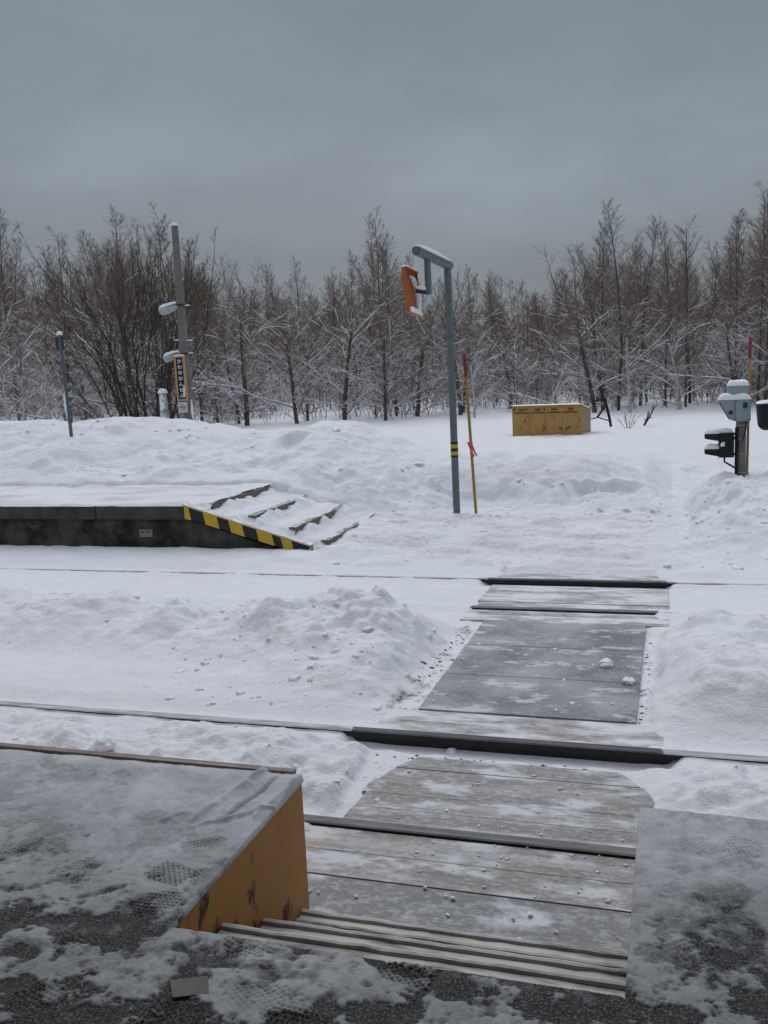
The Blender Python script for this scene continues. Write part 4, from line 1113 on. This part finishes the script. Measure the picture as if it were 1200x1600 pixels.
def tubes(polys, snow=None, lod=False, rscale=1.):
    "polylines to arrays; every triangle-free quad ring"
    VV = []; FF = []; MI = []; off = 0
    for pts, rad, lev in polys:
        k = (7, 4, 3, 3)[lev] if not lod else (4, 3, 3, 3)[lev]
        P_ = np.array([tuple(p) for p in pts]); n = len(P_)
        T = np.gradient(P_, axis=0); T /= np.linalg.norm(T, axis=1)[:, None]+1e-9
        ref = np.array([0, 0, 1.]) if abs(T[0, 2]) < .85 else np.array([1., 0, 0])
        A = np.cross(T, ref); A /= np.linalg.norm(A, axis=1)[:, None]+1e-9; B = np.cross(A, T)
        def ring(P_, rad_, k, mi):
            nonlocal off
            an = 2*PI*np.arange(k)/k+PI/2
            ring_ = P_[:, None, :]+(A[:, None, :]*np.cos(an)[None, :, None]+B[:, None, :]*np.sin(an)[None, :, None])*np.asarray(rad_)[:, None, None]
            VV.append(ring_.reshape(-1, 3))
            i, j = np.meshgrid(np.arange(n-1), np.arange(k), indexing='ij'); j2 = (j+1) % k
            f = np.stack([i*k+j, i*k+j2, (i+1)*k+j2, (i+1)*k+j], -1).reshape(-1, 4)+off
            FF.append(f); MI.append(np.full(len(f), mi)); off += n*k
        ra = np.array(rad)*rscale
        ring(P_, ra, k, 0)
        if snow and lev >= 1:
            slope = abs(P_[-1, 2]-P_[0, 2])/(np.linalg.norm(P_[-1]-P_[0])+1e-6)
            if snow(P_[:, 2].mean(), slope, lev):
                g = np.array([random.random() for _ in range(n)])
                th = (.0085, .0085, .0042, .0026)[lev]*(.25+1.25*g)*(g > .16)
                ring(P_+np.array([0, 0, 1.])*(ra*.7+th*.5)[:, None], np.where(g > .16, ra*.8+th, ra*.3), 3, 1)
    return np.concatenate(VV), np.concatenate(FF), np.concatenate(MI)

def template(t, bark, twig, H, snowh=.55, name='tree', sf=1.):
    rs = random.Random(7)
    def snow(z, slope, lev):
        p = (1.2-z/(snowh*H))*(1.25 if lev < 2 else 1.0 if lev < 3 else .45)*sf
        return slope < .8 and rs.random() < p*(1-slope*.7)
    tr = [q for q in t.p if q[2] == 0] or t.p[:1]; cr = [q for q in t.p if q[2] > 0]
    a = tubes(tr); b = tubes(cr, snow)
    return (np_mesh('trunk', a[0], a[1], [bark]), np_mesh('crown', b[0], b[1], [twig, M['snow']], b[2], smooth=True))

rngT = random.Random(21)
random.seed(3)
TPL = {'spread': [], 'upright': [], 'red': [], 'birch': [], 'sapling': [], 'willow': []}
for sd_ in (1, 2, 3, 4, 5):
    TPL['spread'].append((6.0, *template(spread_tree(sd_, 6.0), M['bark'], M['twig'], 6.0, .85)))
for sd_ in (11, 12, 13):
    TPL['upright'].append((7.5, *template(upright_tree(sd_, 7.5), M['bark'], M['twig'], 7.5, .6)))
for sd_ in (14, 15):
    TPL['red'].append((7.5, *template(upright_tree(sd_, 7.5, 1.15), M['bark'], M['twigred'], 7.5, .5)))
for sd_ in (21, 22):
    TPL['birch'].append((6.5, *template(spread_tree(sd_, 6.5, .8), M['barkbirch'], M['twig'], 6.5, .8)))
for sd_ in (31, 32, 33):
    TPL['sapling'].append((2.6, *template(sapling(sd_, 2.6), M['bark'], M['twig'], 2.6, .9)))
TPL['willow'].append((5.0, *template(willow_shrub(41, 5.0, 27, .60), M['willow'], M['willow'], 5.0, .5, sf=.35)))

SKYLINE = [(-600, 330), (-150, 330), (0, 325), (60, 350), (100, 372), (150, 350), (210, 328), (270, 335), (310, 372), (350, 378), (390, 395), (450, 382), (510, 400), (545, 382), (575, 360), (600, 340), (630, 362), (660, 402), (720, 390), (770, 428),
           (850, 432), (890, 410), (915, 360), (965, 322), (1000, 352), (1035, 350), (1075, 352), (1120, 385), (1160, 340), (1190, 292), (1300, 290), (1700, 310)]
def skyline(px): return float(np.interp(px, [a for a, b in SKYLINE], [b for a, b in SKYLINE]))
def front_y(X): return float(np.interp(X, [-60, -25, -12, -8.4, -5.4, -2, 3, 12], [31, 30, 26.5, 27, 32, 29.5, 29, 30]))
ZONES = [(-1e9, 70, 'at the photo\'s left end'), (70, 215, 'behind the thin blue grey post'), (215, 335, 'behind the lamp pole'), (335, 470, 'above the platform steps'), (470, 610, 'left of the orange mirror'),
         (610, 795, 'behind the mirror pole'), (795, 925, 'behind the yellow bin'), (925, 1095, 'left of the crossing signal'), (1095, 1e9, 'behind the crossing signal')]
KNAME = {'spread': ('bare_tree', 'spreading snowy tree'), 'upright': ('slender_tree', 'slender bare tree'), 'red': ('larch_tree', 'narrow reddish brown larch'),
         'birch': ('birch_tree', 'pale barked bare birch'), 'sapling': ('sapling', 'thin snowy sapling'), 'willow': ('willow_shrub', 'dark many stemmed willow shrub')}
ntree = 0
def plant(kind, X, Y, H, row, label=None, v=None, rz=None):
    global ntree
    tp = TPL[kind][v if v is not None else rngT.randrange(len(TPL[kind]))]
    px, py = proj((X, Y, 1))
    nm, lb = KNAME[kind]
    zone = next(z for a, b, z in ZONES if a <= px < b)
    o = thing(nm, label or f'{lb} {row} {zone}', 'tree' if kind not in ('willow',) else 'shrub', (X, Y, gz(X, Y)), rngT.uniform(0, 2*PI) if rz is None else rz, None if label else 'bare trees of the wood behind the snow field')
    if len(o['label'].split()) > 16: print('LONG', o['label'])
    s = H/tp[0]; w = s*rngT.uniform(.88, 1.12)
    o.scale = (w, w, s)
    link('trunk', tp[1], o); link('crown', tp[2], o); ntree += 1
    return o
def height_at(X, Y, drop):
    px, _ = proj((X, Y, 3)); return at(px, skyline(px)+drop, Y).z-gz(X, Y)

# trees one can pick out in the photograph: (kind, x seen, distance, top seen)
b = at(225, 662, 17.5)
plant('willow', b.x, 17.6, height_at(b.x, 17.6, 6), '', 'big dark many stemmed willow shrub between the thin post and the lamp pole', 0, .4)
KEY = [('spread', 385, 26.8, 372, 0), ('spread', 465, 26.6, 380, 1), ('spread', 538, 27.2, 384, 2), ('spread', 720, 29.5, 388, 3), ('upright', 602, 33, 336, 0), ('upright', 966, 29.5, 320, 1), ('birch', 985, 27.8, 430, 0),
       ('upright', 1040, 31, 350, 2), ('upright', 1078, 32, 352, 0), ('spread', 930, 28.8, 380, 4), ('upright', 1195, 27.5, 290, 1), ('red', 1160, 33, 340, 0), ('red', 860, 44, 428, 1), ('red', 775, 44, 430, 0), ('birch', 38, 24, 470, 1),
       ('upright', 30, 28, 330, 2), ('upright', 110, 30, 366, 0), ('spread', 1150, 27.5, 400, 0), ('spread', 650, 29, 400, 1), ('spread', 800, 33, 450, 2), ('upright', 340, 29, 374, 1), ('spread', -60, 26, 350, 3), ('upright', 205, 27, 326, 2), ('upright', 268, 28, 332, 0), ('spread', 1270, 28, 330, 4), ('birch', 14, 25, 420, 0), ('birch', 72, 26, 440, 1), ('birch', 742, 27, 500, 0), ('birch', 1062, 28.5, 400, 1), ('upright', 1184, 28.4, 300, 0), ('red', 1212, 29, 285, 1), ('upright', 1150, 30.5, 332, 2), ('red', 1225, 32, 290, 0), ('birch', 870, 30, 560, 0), ('upright', 1000, 32, 345, 1), ('upright', 945, 32.5, 350, 2)]
placed = []
for kind, px, Y, ty, v in KEY:
    p = at(px, 650, Y); H = at(px, ty, Y).z-gz(p.x, Y)
    plant(kind, p.x, Y, H, 'in the front row' if Y < 30 else 'in the second row', None, v); placed.append((p.x, Y))
def scatter(n, ya, yb, kinds, row, dmin, dropf, xpad):
    cnt = 0; tries = 0
    while cnt < n and tries < n*60:
        tries += 1
        dY = rngT.uniform(ya, yb); px = rngT.uniform(-xpad, 1200+xpad)
        Y0 = 28+dY; X = at(px, 640, Y0).x; Y = front_y(X)+dY
        X = at(px, 640, Y).x
        if any((X-a)**2+(Y-b_)**2 < dmin**2 for a, b_ in placed): continue
        kind = rngT.choice(kinds)
        if kind == 'sapling': H = rngT.uniform(1.5, 3.2)
        else: H = height_at(X, Y, rngT.uniform(*dropf))
        if kind == 'spread': H = min(H, 7.5)
        plant(kind, X, Y, max(2., H), row); placed.append((X, Y)); cnt += 1
scatter(34, 0, 6, ['spread', 'spread', 'spread', 'upright', 'birch'], 'in the front row', 1.0, (25, 125), 150)
scatter(40, -.6, 7, ['sapling'], 'at the wood edge', .5, (0, 0), 120)
scatter(72, 6, 16, ['spread', 'upright', 'upright', 'red', 'upright'], 'in the second row', 1.0, (14, 110), 180)
scatter(84, 16, 30, ['upright', 'red', 'spread', 'red'], 'deep in the wood', 1.0, (22, 100), 200)

# far-off wood that reads as one mass
lods = []
for sd_ in (51, 52, 53): 
    t = upright_tree(sd_, 7.0, .66, .0075); lods.append((7.0, tubes(t.p, None, True, 1.2)))
for sd_ in (54, 55):
    t = spread_tree(sd_, 6.5, .62, .0075); lods.append((6.5, tubes(t.p, None, True, 1.2)))
VV = []; FF = []; MI = []; off = 0
for i in range(300):
    Y = rngT.uniform(56, 120); px = rngT.uniform(-250, 1450); X = at(px, 600, Y).x
    H = max(3, height_at(X, Y, rngT.uniform(38, 120) if not 740 < px < 900 else rngT.uniform(4, 40))) 
    h0, (v, f, mi) = rngT.choice(lods)
    s = H/h0; w = s*rngT.uniform(.8, 1.1); an = rngT.uniform(0, 6.28); c, sn = math.cos(an), math.sin(an)
    g = gz(X, Y)
    VV.append(np.stack([X+(v[:, 0]*c-v[:, 1]*sn)*w, Y+(v[:, 0]*sn+v[:, 1]*c)*w, g+v[:, 2]*s], -1)); FF.append(f+off); MI.append(np.full(len(f), rngT.choice((0, 0, 1)))); off += len(v)
me = np_mesh('distant_wood', np.concatenate(VV), np.concatenate(FF), [M['twig'], M['twigred']], np.concatenate(MI))
tag(link('distant_wood', me), 'distant bare brown wood closing the view behind the trees', 'wood', kind='stuff')

# brushwood that fills the foot of the wood
cl = []
for sd_ in range(61, 67):
    t = Tree(sd_); r = t.r
    for k in range(5):
        st_ = (r.gauss(0, .5), r.gauss(0, .5), -.1)
        pts = t.branch(st_, (r.gauss(0, .35), r.gauss(0, .35), 1), r.uniform(.8, 2.4), .009, .003, 5, 1, .12)
        for i in range(8):
            p, d = t.along(pts, .15+.85*r.random())
            q = t.branch(p, t.side(d, r.uniform(.5, 1.2)), r.uniform(.3, .9), .0055, .003, 4, 2, .15, .02)
            for j in range(4):
                p, d = t.along(q, .2+.8*r.random()); t.branch(p, t.side(d, r.uniform(.4, .9)), r.uniform(.12, .4), .0032, .002, 2, 3, .15)
    rs_ = random.Random(sd_)
    cl.append(tubes(t.p, lambda z, sl, lev: sl < .75 and rs_.random() < .42, True, 1.1))
VV = []; FF = []; MI = []; off = 0
for i in range(430):
    px = rngT.uniform(-200, 1400); dY = 26*rngT.random()**1.3+.6; X = at(px, 640, 28+dY).x; Y = front_y(X)+dY; X = at(px, 640, Y).x
    v, f, mi = rngT.choice(cl); sc_ = rngT.uniform(.6, 1.45); an = rngT.uniform(0, 6.28); c, sn = math.cos(an), math.sin(an)
    VV.append(np.stack([X+(v[:, 0]*c-v[:, 1]*sn)*sc_, Y+(v[:, 0]*sn+v[:, 1]*c)*sc_, gz(X, Y)+v[:, 2]*sc_], -1)); FF.append(f+off); MI.append(mi); off += len(v)
me = np_mesh('undergrowth', np.concatenate(VV), np.concatenate(FF), [M['twig'], M['snow']], np.concatenate(MI))
tag(link('undergrowth', me), 'tangle of thin snowy brushwood at the foot of the bare trees', 'brushwood', kind='stuff')

# twigs and sticks poking out of the snow
def twigs(name, label, px, py, Y, dirs, r=.009, mat='willow'):
    b = at(px, py, Y); z = gz(b.x, Y); t = Tree(int(px))
    for (tx, ty) in dirs:
        e = at(tx, ty, Y)-Vector((b.x, Y, z)); st_ = Vector((0, 0, -.1))
        pts = t.branch(st_, e-st_, (e-st_).length, r, r*.4, 5, 1, .05)
        for k in range(6):
            p, d = t.along(pts, .3+.7*t.r.random()); t.branch(p, t.side(d, t.r.uniform(.3, .8)), (e-st_).length*.35*t.r.uniform(.4, 1), r*.5, r*.3, 3, 2, .12)
    v, f, mi = tubes(t.p, None)
    o = link(name, np_mesh(name, v, f, [M[mat]], mi)); o.location = (b.x, Y, z); tag(o, label, 'branch')
twigs('bare_twigs', 'low dark bare twigs poking out of the bank right of the thin post', 165, 668, 13.6, [(120, 640), (128, 655), (140, 648), (150, 690), (182, 640), (110, 625)])
twigs('leaning_stick', 'short stick leaning out of the snow field near the bent frame', 1002, 655, 22, [(1026, 637), (1018, 645)], .025)
twigs('dry_grass_tuft', 'small dry brown grass tuft in the snow field right of the bent frame', 981, 660, 21.5, [(974, 648), (979, 643), (985, 642), (990, 647), (968, 652), (996, 650)], .008, 'reed')
twigs('leaning_branch', 'pale broken branch leaning behind the yellow bin', 846, 640, 26, [(882, 566)], .03, 'barkbirch')

# broken clods strewn over the ploughed ridges
rngC = np.random.default_rng(4)
bm = bmesh.new(); bmesh.ops.create_icosphere(bm, subdivisions=2, radius=1); bm.verts.index_update()
IV = np.array([tuple(v.co) for v in bm.verts]); IF = np.array([[v.index for v in f.verts] for f in bm.faces]); bm.free()
VV = []; FF = []; off = 0
def strew(n, x0, x1, y0, y1, r0, r1, zfix=None):
    global off
    X = rngC.uniform(x0, x1, n); Y = rngC.uniform(y0, y1, n)
    k = fbm(X, Y, 1.6, 3, 77) > rngC.uniform(-.5, .45, n); X, Y = X[k], Y[k]
    Z = ground_z(X, Y)[0] if zfix is None else X*0+zfix
    for x, y, z in zip(X, Y, Z):
        r = r0*(r1/r0)**(rngC.random()**2.2)
        sd = rngC.random()*50
        d = 1+.9*fbm(IV[:, 0]*1.5+sd+IV[:, 2]*.7, IV[:, 1]*1.5+IV[:, 2]*1.3, 1.5, 3, 5)
        v = IV*d[:, None]*r*np.array([rngC.uniform(.8, 1.5), rngC.uniform(.8, 1.4), rngC.uniform(.5, .9)])
        VV.append(v+np.array([x, y, z-r*.10])); FF.append(IF+off); off += len(IV)
strew(300, -8.5, -1.7, 5.7, 7.1, .007, .036); strew(110, -3.2, -1.65, 5.0, 7.0, .006, .032); strew(110, -.15, 1.6, 5.0, 7.2, .006, .034)
strew(150, -1.45, -.25, 5.2, 7.15, .004, .014, -.008); strew(170, -1.4, -.15, 2.95, 4.4, .003, .010, -.014); strew(90, -1.6, -1.45, 5.1, 7.1, .006, .02); strew(70, -.22, -.1, 5.2, 7.0, .006, .02)
strew(160, -6, 1.6, R1+.15, R2-.1, .006, .03); strew(230, -11, .0, 11.5, 13.4, .012, .05); strew(220, -4.8, .3, 9.1, 12.2, .008, .045); strew(150, .1, 2.0, 9.2, 12, .012, .045); strew(60, -7, -1.7, 4.95, 5.7, .006, .025)
tag(link('snow_clods', np_mesh('snow_clods', np.concatenate(VV), np.concatenate(FF), [M['snow']])), 'small broken snow clods strewn over the ploughed banks and ridges', None, kind='stuff')

VV = []; FF = []; off = 0
for k_, (n, x0, x1, y0, y1, r0, r1) in enumerate(((120, -1.66, -1.49, 4.95, 6.9, .003, .013), (60, -.205, -.13, 5.15, 6.8, .003, .010), (40, -1.5, -.1, 4.46, 4.58, .004, .012))):
    X = rngC.normal((x0+x1)/2, (x1-x0)/4, n); Y = rngC.uniform(y0, y1, n); kk = fbm(X*0, Y, 2.2, 2, 91+k_) > rngC.uniform(-.6, .35, n); X, Y = X[kk], Y[kk]
    for x, y, z in zip(X, Y, ground_z(X, Y)[0]):
        r = r0*(r1/r0)**(rngC.random()**1.6); sd = rngC.random()*50
        d = 1+.9*fbm(IV[:, 0]*1.5+sd+IV[:, 2]*.7, IV[:, 1]*1.5+IV[:, 2]*1.3, 1.5, 3, 5)
        VV.append(IV*d[:, None]*r*np.array([1.3, 1.1, .8])+np.array([x, y, z-r*.25])); FF.append(IF+off); off += len(IV)
tag(link('ballast_gravel', np_mesh('ballast_gravel', np.concatenate(VV), np.concatenate(FF), [m_plain('ballast', (.13, .115, .10), (.06, .055, .05), 20, .9)])), 'dark ballast gravel showing along the edges of the crossing mat', None, kind='stuff')

# loose lumps of snow on the swept crossing and beside the track
lumps = [(981, 1068, -.012, .035, 'rounded snow lump on the grey crossing mat near its right edge'), (948, 1041, -.012, .045, 'larger flat snow lump on the grey crossing mat'), (165, 1168, .02, .05, 'grey snow ball left beside the near track'), (706, 1178, -.1, .03, 'dirty snow lump lodged in the gap before the thick rail')]
for px, py, z, r, lab in lumps:
    rr = _F*FPX+_R*(px-600)-_U*(py-800); t = (z-CAMH)/rr[2]; X, Y = rr[0]*t, rr[1]*t
    bm = bmesh.new(); bmesh.ops.create_icosphere(bm, subdivisions=3, radius=r)
    for v in bm.verts:
        n = v.co.normalized(); k = 1+.35*(float(fbm(np.array(n.x*2+px), np.array(n.y*2+n.z*1.7), 1.1, 3, 5)))
        v.co = Vector((v.co.x*k*1.15, v.co.y*k, v.co.z*k*.75))
    q = MB(); q._bm(bm, 0); o = q.build('snow_lump', M['snow']); zz = max(z, gz(X, Y)) if z > -.05 else z
    o.location = (X, Y, zz+r*.35); tag(o, lab, 'snow lump', 'loose snow lumps')
print('trees', ntree, 'objects', len(bpy.data.objects))
